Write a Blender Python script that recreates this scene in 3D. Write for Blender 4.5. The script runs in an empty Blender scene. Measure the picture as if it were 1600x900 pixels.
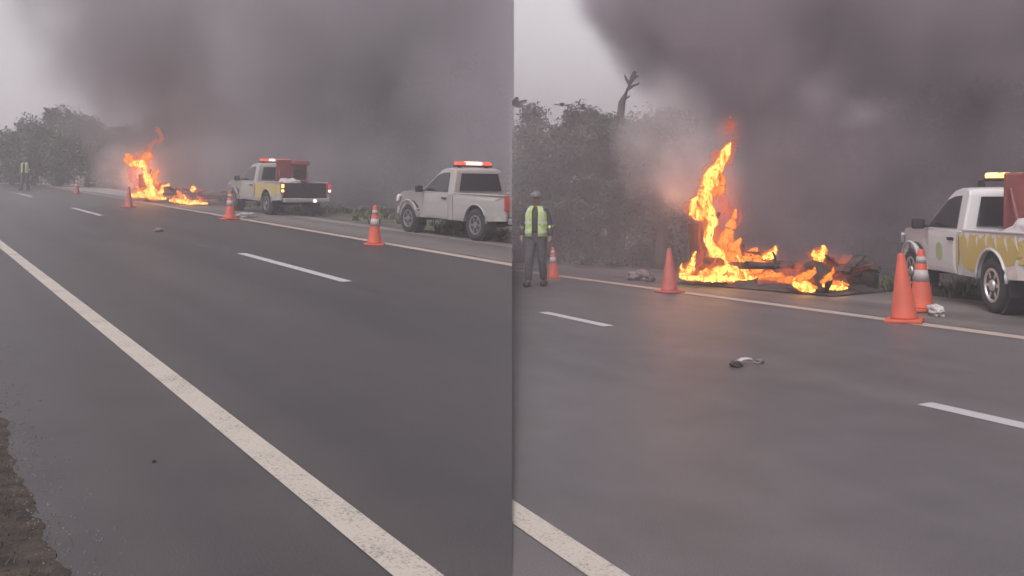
import bpy, bmesh, math, random
import numpy as np
from mathutils import Vector, Matrix, noise
from mathutils.geometry import delaunay_2d_cdt
random.seed(7)
S = bpy.context.scene
COL = S.collection
R = math.radians

# ------------------------------------------------------------------ camera, sky, sun, exposure
CAMH = 1.6
FPX = 1400.0                                   # focal length in photo pixels (1600 wide)
cam = bpy.data.cameras.new('camera'); camo = bpy.data.objects.new('camera', cam); COL.objects.link(camo)
camo.location = (0, 0, CAMH); camo.rotation_euler = (R(90), 0, 0)
cam.sensor_width = 36; cam.lens = 36 * FPX / 1600; cam.shift_y = -0.1
cam.clip_start = 0.05; cam.clip_end = 3000
S.camera = camo
W = bpy.data.worlds.new('World'); S.world = W; W.use_nodes = True
nt = W.node_tree; nt.nodes.clear()
sky = nt.nodes.new('ShaderNodeTexSky'); sky.sky_type = 'NISHITA'; sky.sun_disc = False
SUN_EL, SUN_ROT = R(58), R(-150)
sky.sun_elevation = SUN_EL; sky.sun_rotation = SUN_ROT; sky.dust_density = 4.0; sky.air_density = 1.5
hs = nt.nodes.new('ShaderNodeHueSaturation'); hs.inputs['Saturation'].default_value = 0.07
tint = nt.nodes.new('ShaderNodeMix'); tint.data_type = 'RGBA'; tint.blend_type = 'MULTIPLY'
tint.inputs['Factor'].default_value = 1; tint.inputs['B'].default_value = (1.0, 0.955, 0.99, 1)
bg = nt.nodes.new('ShaderNodeBackground'); bg.inputs['Strength'].default_value = 0.105
wo = nt.nodes.new('ShaderNodeOutputWorld')
nt.links.new(sky.outputs[0], hs.inputs['Color']); nt.links.new(hs.outputs[0], tint.inputs['A'])
nt.links.new(tint.outputs['Result'], bg.inputs['Color']); nt.links.new(bg.outputs[0], wo.inputs['Surface'])
sun = bpy.data.lights.new('sun', 'SUN'); sun.energy = 0.55; sun.angle = R(30); sun.color = (1, .96, .92)
suno = bpy.data.objects.new('sun', sun); COL.objects.link(suno)
suno.rotation_euler = (R(90) - SUN_EL, 0, math.pi - SUN_ROT); suno.location = (0, 0, 30)
S.view_settings.view_transform = 'Standard'; S.view_settings.look = 'None'
S.view_settings.exposure = 0.85; S.view_settings.gamma = 1
cy = S.cycles
cy.use_denoising = True; cy.use_adaptive_sampling = True; cy.adaptive_threshold = 0.025
cy.max_bounces = 8; cy.diffuse_bounces = 3; cy.glossy_bounces = 3; cy.transparent_max_bounces = 16
cy.volume_bounces = 2; cy.volume_step_rate = 4.0; cy.volume_max_steps = 256
cy.sample_clamp_indirect = 4.0

# ------------------------------------------------------------------ the two stretches of road
# Left of the plane x=0 lies one stretch (gently rising), right of it another (gently falling).
class Stretch:
    def __init__(s, vp, slope, h, side):
        D = s.ray
        d1 = D(*vp); d2 = D(vp[0] + 1000, vp[1] + 1000 * slope)
        n = d1.cross(d2).normalized()
        if n.z < 0: n = -n
        s.n = n; s.e = d1.normalized(); s.r = s.e.cross(n).normalized(); s.h = h; s.side = side
        s.o = Vector((0, 0, CAMH)) - n * h
    @staticmethod
    def ray(px, py): return Vector(((px - 800) / FPX, 1.0, (290 - py) / FPX))
    def at(s, px, py):                              # ground point in the direction of a photo pixel
        d = s.ray(px, py); return Vector((0, 0, CAMH)) + d * (-s.h / s.n.dot(d))
    def st(s, px, py):
        p = s.at(px, py) - s.o; return p.dot(s.e), p.dot(s.r)
    def P(s, a, t, z=0.0): return s.o + s.e * a + s.r * t + s.n * z
    def M(s, p, yaw=0.0, k=1.0):                    # +X along the road (away), +Z up, yaw turns left
        m = Matrix((s.e, -s.r, s.n)).transposed().to_4x4()
        return Matrix.Translation(p) @ m @ Matrix.Rotation(yaw, 4, 'Z') @ Matrix.Scale(k, 4)
L = Stretch((-165, 250), .02, 1.65, -1)
Q = Stretch((100, 328), .0, 1.5, 1)
def pos(px, py, y): d = Stretch.ray(px, py); return Vector((0, 0, CAMH)) + d * y

# ------------------------------------------------------------------ materials
def mat(name, col, rough=.7, metal=0, var=.15, scale=8, bump=0, bscale=60, spec=.5, coord='Object', col2=None, emis=None, es=0, coat=0, detail=6):
    m = bpy.data.materials.new(name); m.use_nodes = True
    n = m.node_tree; b = n.nodes['Principled BSDF']
    b.inputs['Roughness'].default_value = rough; b.inputs['Metallic'].default_value = metal
    b.inputs['Specular IOR Level'].default_value = spec; b.inputs['Coat Weight'].default_value = coat
    tc = n.nodes.new('ShaderNodeTexCoord')
    nz = n.nodes.new('ShaderNodeTexNoise'); nz.inputs['Scale'].default_value = scale; nz.inputs['Detail'].default_value = detail
    n.links.new(tc.outputs[coord], nz.inputs['Vector'])
    rp = n.nodes.new('ShaderNodeValToRGB'); rp.color_ramp.elements[0].position = .3; rp.color_ramp.elements[1].position = .7
    c1 = [c * (1 - var) for c in col]; c2 = [min(1, c * (1 + var)) for c in (col2 or col)]
    rp.color_ramp.elements[0].color = (*c1, 1); rp.color_ramp.elements[1].color = (*c2, 1)
    n.links.new(nz.outputs['Fac'], rp.inputs['Fac']); n.links.new(rp.outputs[0], b.inputs['Base Color'])
    if bump:
        n2 = n.nodes.new('ShaderNodeTexNoise'); n2.inputs['Scale'].default_value = bscale; n2.inputs['Detail'].default_value = 4
        n.links.new(tc.outputs[coord], n2.inputs['Vector'])
        bp = n.nodes.new('ShaderNodeBump'); bp.inputs['Strength'].default_value = bump; bp.inputs['Distance'].default_value = .01
        n.links.new(n2.outputs['Fac'], bp.inputs['Height']); n.links.new(bp.outputs[0], b.inputs['Normal'])
    if emis:
        b.inputs['Emission Color'].default_value = (*emis, 1); b.inputs['Emission Strength'].default_value = es * .5
    return m

def asphalt(name, col, warm, Fr, patch=.25):
    """worn asphalt: long streaks along the road, blotches, fine aggregate"""
    m = bpy.data.materials.new(name); m.use_nodes = True
    n = m.node_tree; b = n.nodes['Principled BSDF']; b.inputs['Roughness'].default_value = .47
    b.inputs['Specular IOR Level'].default_value = .62
    tc = n.nodes.new('ShaderNodeTexCoord')
    def nz(scale, sc, det=5):
        mp = n.nodes.new('ShaderNodeMapping'); mp.inputs['Scale'].default_value = sc
        n.links.new(tc.outputs['Object'], mp.inputs['Vector'])
        t = n.nodes.new('ShaderNodeTexNoise'); t.inputs['Scale'].default_value = scale; t.inputs['Detail'].default_value = det
        n.links.new(mp.outputs[0], t.inputs['Vector']); return t.outputs['Fac']
    def mix(a, bb, fac, mode='MULTIPLY'):
        x = n.nodes.new('ShaderNodeMix'); x.data_type = 'RGBA'; x.blend_type = mode
        for k, v in (('A', a), ('B', bb), ('Factor', fac)):
            s = x.inputs[k]
            if isinstance(v, (tuple, float, int)): s.default_value = v
            else: n.links.new(v, s)
        return x.outputs['Result']
    def ramp(f, p0, p1, c0, c1):
        r_ = n.nodes.new('ShaderNodeValToRGB'); e = r_.color_ramp.elements
        e[0].position = p0; e[1].position = p1; e[0].color = (*c0, 1); e[1].color = (*c1, 1)
        n.links.new(f, r_.inputs['Fac']); return r_.outputs[0]
    base = ramp(nz(.35, (.25, 1, 1)), .35, .65, col, warm)
    streak = ramp(nz(1.1, (.03, 1, 1), 3), .35, .68, (1 - patch,) * 3, (1 + patch * .4,) * 3)
    c = mix(base, streak, 1.0)
    c = mix(c, ramp(nz(1.8, (1, 1, 1), 8), .3, .7, (.86,) * 3, (1.1,) * 3), 1.0)
    c = mix(c, ramp(nz(140, (1, 1, 1), 2), .35, .7, (.72,) * 3, (1.3,) * 3), 1.0)
    n.links.new(c, b.inputs['Base Color'])
    bp = n.nodes.new('ShaderNodeBump'); bp.inputs['Strength'].default_value = .3; bp.inputs['Distance'].default_value = .004
    n.links.new(nz(90, (1, 1, 1), 4), bp.inputs['Height']); n.links.new(bp.outputs[0], b.inputs['Normal'])
    return m

def paint(name, col, wear=.5, dark=(.12, .11, .11)):
    """thermoplastic road paint, pitted so that the asphalt shows through"""
    m = bpy.data.materials.new(name); m.use_nodes = True
    n = m.node_tree; b = n.nodes['Principled BSDF']; b.inputs['Roughness'].default_value = .65
    tc = n.nodes.new('ShaderNodeTexCoord')
    v = n.nodes.new('ShaderNodeTexNoise'); v.inputs['Scale'].default_value = 55; v.inputs['Detail'].default_value = 5; v.inputs['Roughness'].default_value = .75
    n.links.new(tc.outputs['Object'], v.inputs['Vector'])
    w = n.nodes.new('ShaderNodeTexNoise'); w.inputs['Scale'].default_value = 3; w.inputs['Detail'].default_value = 4
    n.links.new(tc.outputs['Object'], w.inputs['Vector'])
    ad = n.nodes.new('ShaderNodeMath'); ad.operation = 'MULTIPLY_ADD'; ad.inputs[1].default_value = .35
    n.links.new(w.outputs['Fac'], ad.inputs[0]); n.links.new(v.outputs['Fac'], ad.inputs[2])
    r_ = n.nodes.new('ShaderNodeValToRGB'); e = r_.color_ramp.elements
    e[0].position = .40 + wear * .14; e[1].position = .58 + wear * .14; e[0].color = (*dark, 1); e[1].color = (*col, 1)
    mid = r_.color_ramp.elements.new((e[0].position + e[1].position) / 2); mid.color = (*[c * .75 for c in col], 1)
    n.links.new(ad.outputs[0], r_.inputs['Fac']); n.links.new(r_.outputs[0], b.inputs['Base Color'])
    bp = n.nodes.new('ShaderNodeBump'); bp.inputs['Strength'].default_value = .5; bp.inputs['Distance'].default_value = .004
    n.links.new(v.outputs['Fac'], bp.inputs['Height']); n.links.new(bp.outputs[0], b.inputs['Normal'])
    return m

MT = {}
MT['asphalt_l'] = asphalt('worn_asphalt_dark', (.040, .037, .040), (.050, .043, .043), L)
MT['asphalt_r'] = asphalt('worn_asphalt_pale', (.098, .088, .094), (.108, .095, .097), Q, .18)
MT['shoulder'] = asphalt('shoulder_asphalt', (.14, .12, .118), (.17, .145, .14), L, .3)
MT['shoulder_pale'] = asphalt('shoulder_concrete', (.30, .275, .27), (.36, .325, .32), L, .2)
MT['line'] = paint('line_paint', (.42, .375, .33), .62)
MT['line_worn'] = paint('line_paint_worn', (.36, .285, .245), .35)
MT['line_white'] = paint('line_paint_white', (.40, .375, .385), .2)
MT['dirt'] = mat('dirt', (.011, .009, .008), .95, var=.5, scale=9, bump=1, bscale=35, col2=(.042, .031, .023))
MT['ground'] = mat('verge_soil', (.06, .058, .042), .95, var=.4, scale=.8, bump=1, bscale=8, col2=(.085, .078, .06))
MT['gravel'] = mat('grey_stone', (.15, .135, .135), .9, var=.3, scale=20, bump=.5)
MT['grass'] = mat('dry_grass', (.030, .024, .016), .9, var=.5, scale=3, col2=(.065, .052, .034))
MT['grass_green'] = mat('green_grass', (.06, .075, .035), .9, var=.4, scale=1, col2=(.09, .10, .05))
MT['bark'] = mat('bark', (.09, .075, .06), .9, var=.3, scale=20, bump=1, bscale=30)
MT['leaf'] = mat('leaf_green', (.026, .042, .025), .75, var=.45, scale=.9, col2=(.045, .068, .036))
MT['leaf2'] = mat('leaf_olive', (.062, .072, .048), .7, var=.4, scale=.9, col2=(.068, .082, .054))
MT['white'] = mat('white_car_paint', (.56, .54, .545), .32, var=.04, scale=3, coat=.4)
MT['white_shaded'] = mat('smoke_shaded_white_car_paint', (.33, .305, .295), .42, var=.06, scale=3, coat=.2)  # clean white paint, with the shade under the smoke put into its colour
MT['black'] = mat('black_plastic', (.02, .02, .022), .55, var=.2)
MT['rubber'] = mat('tyre_rubber', (.028, .027, .028), .85, var=.3, scale=12, bump=.3)
MT['steel'] = mat('wheel_steel', (.55, .54, .55), .4, metal=.6, var=.12)
MT['dsteel'] = mat('dull_wheel_steel', (.2, .19, .2), .5, metal=.4, var=.15)
MT['glass'] = mat('dark_glass', (.025, .026, .03), .08, var=.1, spec=.7)
MT['chrome'] = mat('bumper_metal', (.45, .44, .45), .3, metal=.9, var=.05)
MT['decal_y'] = mat('yellow_decal', (.46, .35, .12), .5, var=.06, scale=2)
MT['decal_g'] = mat('green_decal', (.30, .36, .20), .5, var=.1)
MT['decal_r'] = mat('red_mark', (.42, .26, .26), .5, var=.1)
MT['amber'] = mat('amber_lamp', (.8, .4, .1), .3, emis=(1, .55, .15), es=2.6)
MT['amber_hot'] = mat('amber_lamp_hot', (.8, .5, .3), .3, emis=(1, .42, .12), es=3.5)
MT['redlamp'] = mat('red_lamp', (.5, .03, .02), .3, emis=(1, .12, .07), es=1.3)
MT['redlens'] = mat('red_lens', (.35, .03, .03), .25, var=.1)
MT['redlens_lit'] = mat('red_lens_lit', (.5, .04, .03), .25, emis=(1, .10, .06), es=.55)
MT['pinklamp'] = mat('bright_red_lamp', (.9, .5, .4), .3, emis=(1, .62, .52), es=2.2)
MT['whitelamp'] = mat('white_lamp', (.9, .9, .9), .3, emis=(1, .95, .9), es=2.2)
MT['headlight'] = mat('headlight_lens', (.7, .7, .72), .1, var=.05)
MT['red_load'] = mat('red_panel', (.22, .06, .055), .6, var=.25, scale=5)
MT['canvas'] = mat('white_canvas', (.42, .38, .38), .9, var=.15, scale=6, bump=.6, bscale=14)
MT['cone'] = mat('cone_orange', (.50, .085, .045), .55, var=.12, scale=6)
MT['cone_fade'] = mat('cone_faded', (.42, .10, .08), .6, var=.15, scale=6)
MT['band'] = mat('reflective_band', (.38, .33, .34), .5, var=.08)
MT['vest'] = mat('hi_vis_yellow', (.42, .56, .17), .7, var=.15, scale=14, emis=(.5, .8, .2), es=0)
MT['strip'] = mat('vest_reflective_strip', (.50, .54, .40), .4, var=.06)
MT['cloth_dark'] = mat('dark_jacket', (.045, .042, .048), .9, var=.25, scale=14, bump=.4, bscale=30)
MT['cloth_grey'] = mat('grey_trousers', (.075, .068, .072), .9, var=.25, scale=14, bump=.4, bscale=30)
MT['skin'] = mat('skin', (.20, .13, .10), .6, var=.1)
MT['helmet'] = mat('grey_cap', (.13, .12, .125), .5, var=.08)
MT['char'] = mat('charred_metal', (.022, .018, .017), .9, var=.5, scale=7, bump=.8, bscale=18, col2=(.06, .045, .04))
MT['char_red'] = mat('heated_metal', (.16, .05, .035), .85, var=.5, scale=6, bump=.6)
MT['ash'] = mat('pale_ash_metal', (.09, .08, .085), .9, var=.3, scale=5)

# ------------------------------------------------------------------ helpers
def setp(o, label=None, cat=None, group=None, kind=None):
    for k, v in (('label', label), ('category', cat), ('group', group), ('kind', kind)):
        if v: o[k] = v
    return o
def empty(name, label, cat, M, group=None):
    o = bpy.data.objects.new(name, None); COL.objects.link(o); o.empty_display_size = .2
    o.matrix_world = M; return setp(o, label, cat, group)
def mesh(name, bm, m, parent=None, M=None, smooth=False, mods=()):
    me = bpy.data.meshes.new(name); bm.to_mesh(me); bm.free()
    if smooth:
        me.polygons.foreach_set('use_smooth', [True] * len(me.polygons))
    for x in (m if isinstance(m, (list, tuple)) else [m]): me.materials.append(x)
    o = bpy.data.objects.new(name, me); COL.objects.link(o)
    if parent: o.parent = parent
    if M is not None: o.matrix_world = M
    return o
def box(bm, c, s, rot=None, taper=1.0):
    vs = []
    for dz in (-1, 1):
        for dx, dy in ((-1, -1), (1, -1), (1, 1), (-1, 1)):
            k = taper if dz > 0 else 1
            v = Vector((dx * s[0] / 2 * k, dy * s[1] / 2 * k, dz * s[2] / 2))
            if rot: v = rot @ v
            vs.append(bm.verts.new(v + Vector(c)))
    for f in ((3, 2, 1, 0), (4, 5, 6, 7), (0, 1, 5, 4), (1, 2, 6, 5), (2, 3, 7, 6), (3, 0, 4, 7)):
        bm.faces.new([vs[i] for i in f])
    return vs
def bevel(bm, w, seg=2):
    bmesh.ops.bevel(bm, geom=bm.edges[:], offset=w, segments=seg, affect='EDGES', profile=.5, clamp_overlap=True)
def rbox(c, s, w=.01, rot=None, seg=2, taper=1.0):
    bm = bmesh.new(); box(bm, c, s, rot, taper); bevel(bm, w, seg); return bm
def tube(bm, pts, rads, seg=8, cap=True):
    """tube along points with a radius each"""
    rings = []; pts = [Vector(p) for p in pts]
    for i, p in enumerate(pts):
        d = (pts[min(i + 1, len(pts) - 1)] - pts[max(i - 1, 0)]).normalized()
        a = d.cross(Vector((0, 0, 1)) if abs(d.z) < .95 else Vector((1, 0, 0))).normalized(); b = d.cross(a)
        rings.append([bm.verts.new(p + (a * math.cos(2 * math.pi * k / seg) + b * math.sin(2 * math.pi * k / seg)) * rads[i]) for k in range(seg)])
    for i in range(len(rings) - 1):
        for k in range(seg):
            bm.faces.new((rings[i][k], rings[i][(k + 1) % seg], rings[i + 1][(k + 1) % seg], rings[i + 1][k]))
    if cap:
        bm.faces.new(rings[0][::-1]); bm.faces.new(rings[-1])
    return rings
def lathe(bm, prof, seg=24, axis='Z', c=(0, 0, 0)):
    rings = []
    for r_, z in prof:
        ring = []
        for k in range(seg):
            a = 2 * math.pi * k / seg
            v = Vector((r_ * math.cos(a), r_ * math.sin(a), z)) if axis == 'Z' else Vector((r_ * math.cos(a), z, r_ * math.sin(a)))
            ring.append(bm.verts.new(v + Vector(c)))
        rings.append(ring)
    for i in range(len(rings) - 1):
        for k in range(seg):
            bm.faces.new((rings[i][k], rings[i][(k + 1) % seg], rings[i + 1][(k + 1) % seg], rings[i + 1][k]))
    bm.faces.new(rings[0][::-1]); bm.faces.new(rings[-1])
    bmesh.ops.recalc_face_normals(bm, faces=bm.faces[:])
def half(bm, side):
    """trim a sheet at the plane x=0 where its stretch of road ends"""
    bmesh.ops.bisect_plane(bm, geom=bm.verts[:] + bm.edges[:] + bm.faces[:], plane_co=(0, 0, 0), plane_no=(-side, 0, 0), clear_outer=True)

# ------------------------------------------------------------------ ground and road sheets
def strip(name, Fr, t0, t1, s0, s1, z, m, kind='structure', ds=2.0, nt_=1, wob=0.0, relief=0.0, fine=0.0):
    bm = bmesh.new(); ns = max(1, int((s1 - s0) / ds)); rows = []
    for i in range(ns + 1):
        s_ = s0 + (s1 - s0) * i / ns; row = []
        w0 = wob * (noise.noise(Vector((s_ * 1.7, 3, t0))) + .5 * noise.noise(Vector((s_ * 6, 9, t0)))) if wob else 0
        w1 = wob * (noise.noise(Vector((s_ * 1.7, 5, t1))) + .5 * noise.noise(Vector((s_ * 6, 2, t1)))) if wob else 0
        if fine: w1 += fine * (noise.noise(Vector((s_ * 14, 4, 1))) + .7 * noise.noise(Vector((s_ * 40, 8, 1))))
        for j in range(nt_ + 1):
            t = (t0 + w0) + (t1 + w1 - t0 - w0) * j / nt_
            zz = z + (relief * noise.noise(Vector((s_ * .9, t * .9, 0))) * min(1, j, nt_ - j) if relief else 0)
            row.append(bm.verts.new((s_, -t, zz)))
        rows.append(row)
    for i in range(ns):
        for j in range(nt_): bm.faces.new((rows[i][j + 1], rows[i + 1][j + 1], rows[i + 1][j], rows[i][j]))
    M = Fr.M(Fr.o)
    bm.transform(M); half(bm, Fr.side); bm.transform(M.inverted())
    if len(bm.faces) == 0: bm.free(); return None
    o = mesh(name, bm, m, None, M)
    if kind: o['kind'] = kind
    return o
for Fr in (L, Q):
    strip('ground', Fr, -160, 420, -60, 900, -.03, MT['ground'], ds=20, nt_=24)
# left stretch
tn0 = L.st(400, 722)[1]; tn1 = L.st(400, 678)[1]
strip('road', L, .52, 9.35, -12, 420, 0, MT['asphalt_l'], ds=.5, wob=.05)
strip('shoulder', L, 9.35, 11.75, -12, 420, -.004, MT['shoulder'], ds=1, wob=.04)
strip('shoulder_concrete', L, 9.6, 12.0, 46, 420, .004, MT['shoulder_pale'], ds=1, wob=.3)
strip('edge_line', L, tn0, tn1, -12, 420, .004, MT['line'])
strip('edge_line', L, 8.93, 9.20, -12, 420, .006, MT['line_worn'])
strip('edge_line', L, 11.18, 11.34, -12, 34, .006, MT['shoulder_pale'])
for a, b in (((375, 396), (545, 440)), ((115, 325), (155, 337)), ((20, 302), (45, 308))):
    sa, sb = L.st(*a)[0], L.st(*b)[0]
    strip('lane_dash', L, 5.38, 5.56, sb, sa, .004, MT['line_white'])
# right stretch
strip('road', Q, .7, 10.4, -12, 420, 0, MT['asphalt_r'], ds=.5, wob=.05)
strip('shoulder', Q, 10.4, 13.6, -12, 420, -.004, MT['shoulder'], ds=1, wob=.06)
strip('shoulder_concrete', Q, 10.5, 12.3, 20.5, 420, .004, MT['shoulder_pale'], ds=.5, wob=.25)
strip('edge_line', Q, Q.st(850, 853)[1], Q.st(900, 846)[1], -12, 420, .004, MT['line'])
strip('edge_line', Q, 9.93, 10.2, -12, 420, .006, MT['line_worn'])
for a, b in (((850, 488), (950, 510)), ((1450, 630), (1610, 671))):
    sa, sb = Q.st(*a)[0], Q.st(*b)[0]; t = (Q.st(*a)[1] + Q.st(*b)[1]) / 2
    strip('lane_dash', Q, t - .08, t + .09, sb, sa, .004, MT['line_white'])
# ------------------------------------------------------------------ grass and stones on the verges
def blades(name, Fr, n, srange, trange, hgt, m, lean=.5, w=.012, clump=0, base=-.03):
    bm = bmesh.new(); cs = [(random.uniform(*srange), random.uniform(*trange)) for _ in range(max(1, clump))]
    for i in range(n):
        if clump:
            c = random.choice(cs); s_ = c[0] + random.gauss(0, .12); t = c[1] + random.gauss(0, .1)
        else: s_ = random.uniform(*srange); t = random.uniform(*trange)
        h = hgt * random.uniform(.4, 1.2); a = random.uniform(0, 6.28); d = Vector((math.cos(a), math.sin(a), 0)); e = Vector((-d.y, d.x, 0)) * w
        p = Vector((s_, -t, base)); l = lean * h * random.uniform(.2, 1.5)
        v = [bm.verts.new(p - e), bm.verts.new(p + e), bm.verts.new(p + d * l * .4 + Vector((0, 0, h * .65)) + e * .7), bm.verts.new(p + d * l * .4 + Vector((0, 0, h * .65)) - e * .7), bm.verts.new(p + d * l + Vector((0, 0, h)))]
        bm.faces.new(v[:4]); bm.faces.new((v[3], v[2], v[4]))
    M = Fr.M(Fr.o); bm.transform(M); half(bm, Fr.side); bm.transform(M.inverted())
    o = mesh(name, bm, m, None, M); o['kind'] = 'stuff'; return o
strip('dirt_verge', L, -6, .57, -4, 30, .003, MT['dirt'], ds=.025, nt_=40, wob=.08, relief=.010, fine=.028)
blades('dry_grass', L, 9000, (2.6, 8), (-.5, .47), .03, MT['grass'], 1.8, .0022, clump=330, base=0)
gb = bmesh.new()
for i in range(1500):
    s_ = random.uniform(2.2, 14); t = .50 + abs(random.gauss(0, .16)); k = random.uniform(.0015, .006); a = random.uniform(0, 3)
    box(gb, (s_, -t, k * .6), (k * 2, k * 1.5, k * 1.2), Matrix.Rotation(a, 3, 'Z'), .6)
M_ = L.M(L.o); o = mesh('road_grit', gb, MT['gravel'], None, M_); o['kind'] = 'stuff'
blades('verge_grass', L, 16000, (10, 75), (12.2, 19), .22, MT['grass_green'], .8, .03, clump=700)
blades('verge_grass', Q, 16000, (6, 40), (13.6, 19), .2, MT['grass_green'], .8, .02, clump=600)
def scatter(name, Fr, spots, m, r0, label, cat, group=None):
    for (px, py, k) in spots:
        bm = bmesh.new(); bmesh.ops.create_icosphere(bm, subdivisions=2, radius=r0 * k)
        for v in bm.verts:
            v.co += v.co.normalized() * r0 * k * .5 * noise.noise(v.co * (2.2 / (r0 * k)) + Vector((px, py, 0))); v.co.z *= .6
        mz = min(v.co.z for v in bm.verts)
        for v in bm.verts: v.co.z -= mz
        o = mesh(name, bm, m, None, Fr.M(Fr.at(px, py), random.uniform(0, 6))); setp(o, label if isinstance(label, str) else label.pop(0), cat, group)

# ------------------------------------------------------------------ trees
def tree(Fr, px, py, H, rad, nleaf, m, label, group, leaf=.22, sprays=0, seed=0, name='broadleaf_tree', push=0):
    rnd = random.Random(seed); p0 = Fr.at(px, py)
    if push: p0 = p0 + Fr.e * 0 + Vector((0, push, 0)); p0 = p0 - Fr.n * ((p0 - Fr.o).dot(Fr.n))
    root = empty(name, label, 'tree', Matrix.Translation(p0), group)
    bm = bmesh.new()
    top = Vector((rnd.uniform(-.1, .1) * H, 0, H * .72))
    pts = [Vector((0, 0, -.15)), Vector((.02 * H, .01 * H, H * .2)), top * .6 + Vector((rnd.uniform(-.04, .04) * H, 0, 0)), top]
    tube(bm, pts, [.045 * H, .034 * H, .022 * H, .008 * H], 8)
    tips = []
    for i in range(11):
        z = H * rnd.uniform(.14, .62); a = rnd.uniform(0, 6.28); r_ = rad * rnd.uniform(.45, .9)
        b0 = top * (z / top.z); b1 = b0 + Vector((math.cos(a) * r_ * .5, math.sin(a) * r_ * .5, H * .10)); b2 = b0 + Vector((math.cos(a) * r_, math.sin(a) * r_, H * rnd.uniform(.1, .24)))
        tube(bm, [b0, b1, b2], [.014 * H, .010 * H, .004 * H], 6); tips.append(b2); tips.append(b1)
    mesh('trunk', bm, MT['bark'], root, root.matrix_world)
    # crown: clumps of small leaf faces
    clumps = []
    for t_ in tips: clumps.append((t_, rad * rnd.uniform(.22, .42)))
    for i in range(46):
        u = rnd.uniform(0, 6.28); zz = rnd.uniform(.0, 1) ** .9; rr = rad * (math.sin(math.pi * min(.96, zz * .62 + .3))) * rnd.uniform(.55, 1.05)
        clumps.append((Vector((math.cos(u) * rr, math.sin(u) * rr, H * (.04 + zz * .88))), rad * rnd.uniform(.16, .36)))
    vs = []; fs = []
    for i in range(nleaf):
        c, r_ = rnd.choice(clumps)
        d = Vector((rnd.gauss(0, 1), rnd.gauss(0, 1), rnd.gauss(0, .8))).normalized() * r_ * (rnd.random() ** .33) * rnd.uniform(.8, 1.15)
        p = c + d
        if p.z < .03 * H: p.z = abs(p.z) + .03 * H
        s_ = leaf * rnd.uniform(.5, 1.2); a = Vector((rnd.gauss(0, 1), rnd.gauss(0, 1), rnd.gauss(0, 1))).normalized(); b = a.orthogonal().normalized()
        k = len(vs); vs += [p - a * s_ * .6, p + b * s_ * .28, p + a * s_ * .6, p - b * s_ * .28]; fs.append((k, k + 1, k + 2, k + 3))
    for i in range(sprays):                      # spiky fronds along the top
        u = rnd.uniform(0, 6.28); base = Vector((math.cos(u) * rad * rnd.uniform(0, .5), math.sin(u) * rad * .4, H * rnd.uniform(.86, .96)))
        for q in range(9):
            a = rnd.uniform(0, 6.28); d = Vector((math.cos(a), math.sin(a), rnd.uniform(.1, .9))).normalized(); ln = rad * rnd.uniform(.18, .34)
            for w in range(8):
                c = base + d * ln * w / 8 + Vector((0, 0, -.3 * ln * (w / 8) ** 2)); s_ = ln * .18
                sd = d.cross(Vector((0, 0, 1))).normalized() * s_
                k = len(vs); vs += [c, c + sd + d * s_ * .4, c + d * s_ * 1.3, c - sd + d * s_ * .4]; fs.append((k, k + 1, k + 2, k + 3))
    me = bpy.data.meshes.new('crown'); me.from_pydata([tuple(v) for v in vs], [], fs); me.materials.append(m)
    o = bpy.data.objects.new('crown', me); COL.objects.link(o); o.parent = root; o.matrix_world = root.matrix_world
    return root
def cut_tree(root, side):
    for o in root.children:
        bm = bmesh.new(); bm.from_mesh(o.data); bm.transform(o.matrix_world); half(bm, side); bm.transform(o.matrix_world.inverted()); bm.to_mesh(o.data); bm.free()
gl = 'trees along the verge of the left road'
for i, (px, py, H, rad, nl, sp, lab) in enumerate((
    (-30, 287, 4.0, 2.6, 4000, 0, 'bushy low tree cut by the left edge of the picture'),
    (18, 288, 4.5, 2.0, 4500, 0, 'pale green tree behind the distant worker in the vest'),
    (52, 289, 5.0, 2.3, 5000, 2, 'grey green tree just right of the distant worker'),
    (92, 290, 6.2, 2.7, 7000, 8, 'tallest tree of the left road with spiky fronds on top'),
    (135, 292, 5.4, 2.6, 6500, 3, 'dark round tree left of the smoke above the small cones'),
    (185, 294, 4.6, 2.5, 4500, 0, 'tree half veiled by pale smoke beside the left fire'))):
    tree(L, px, py, H * .92, rad, int(nl * 1.8), MT['leaf'] if i > 2 else MT['leaf2'], lab, gl, .21, sp, i)
for i, (px, py) in enumerate(((260, 300), (345, 302), (440, 308), (540, 314), (640, 320), (730, 326))):
    tree(L, px, py - 8, 6.0 + (i % 3) * .8, 3.0, 3000, MT['leaf'], ['tree behind the right end of the left fire, veiled by smoke', 'tree in smoke just left of the pickup with the yellow side', 'tree in smoke behind the red load of the pickup', 'tree in smoke between the two pickups of the left road', 'tree in smoke behind the bonnet of the plain white pickup', 'tree in smoke behind the cab of the plain white pickup'][i], gl, .3, 0, 20 + i)
gr = 'trees along the verge of the right road'
for i, (px, py, H, rad, nl, sp, lab) in enumerate((
    (812, 410, 4.75, 1.7, 26000, 3, 'dense tree behind the large worker in the vest'),
    (868, 412, 3.95, 1.5, 26000, 2, 'dark leafy tree just right of the large worker'),
    (915, 413, 4.55, 1.3, 26000, 2, 'leafy tree midway between the large worker and the pale smoke'),
    (965, 415, 4.2, 1.3, 26000, 0, 'tree at the foot of the leaning bare trunk'),
    (1030, 418, 4.5, 1.6, 14000, 0, 'tree mostly hidden by the pink lit smoke'))):
    t = tree(Q, px, py, H, rad, nl, MT['leaf'] if i % 2 else MT['leaf2'], lab, gr, .105, sp, 40 + i)
    if i < 2: cut_tree(t, 1)
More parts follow.
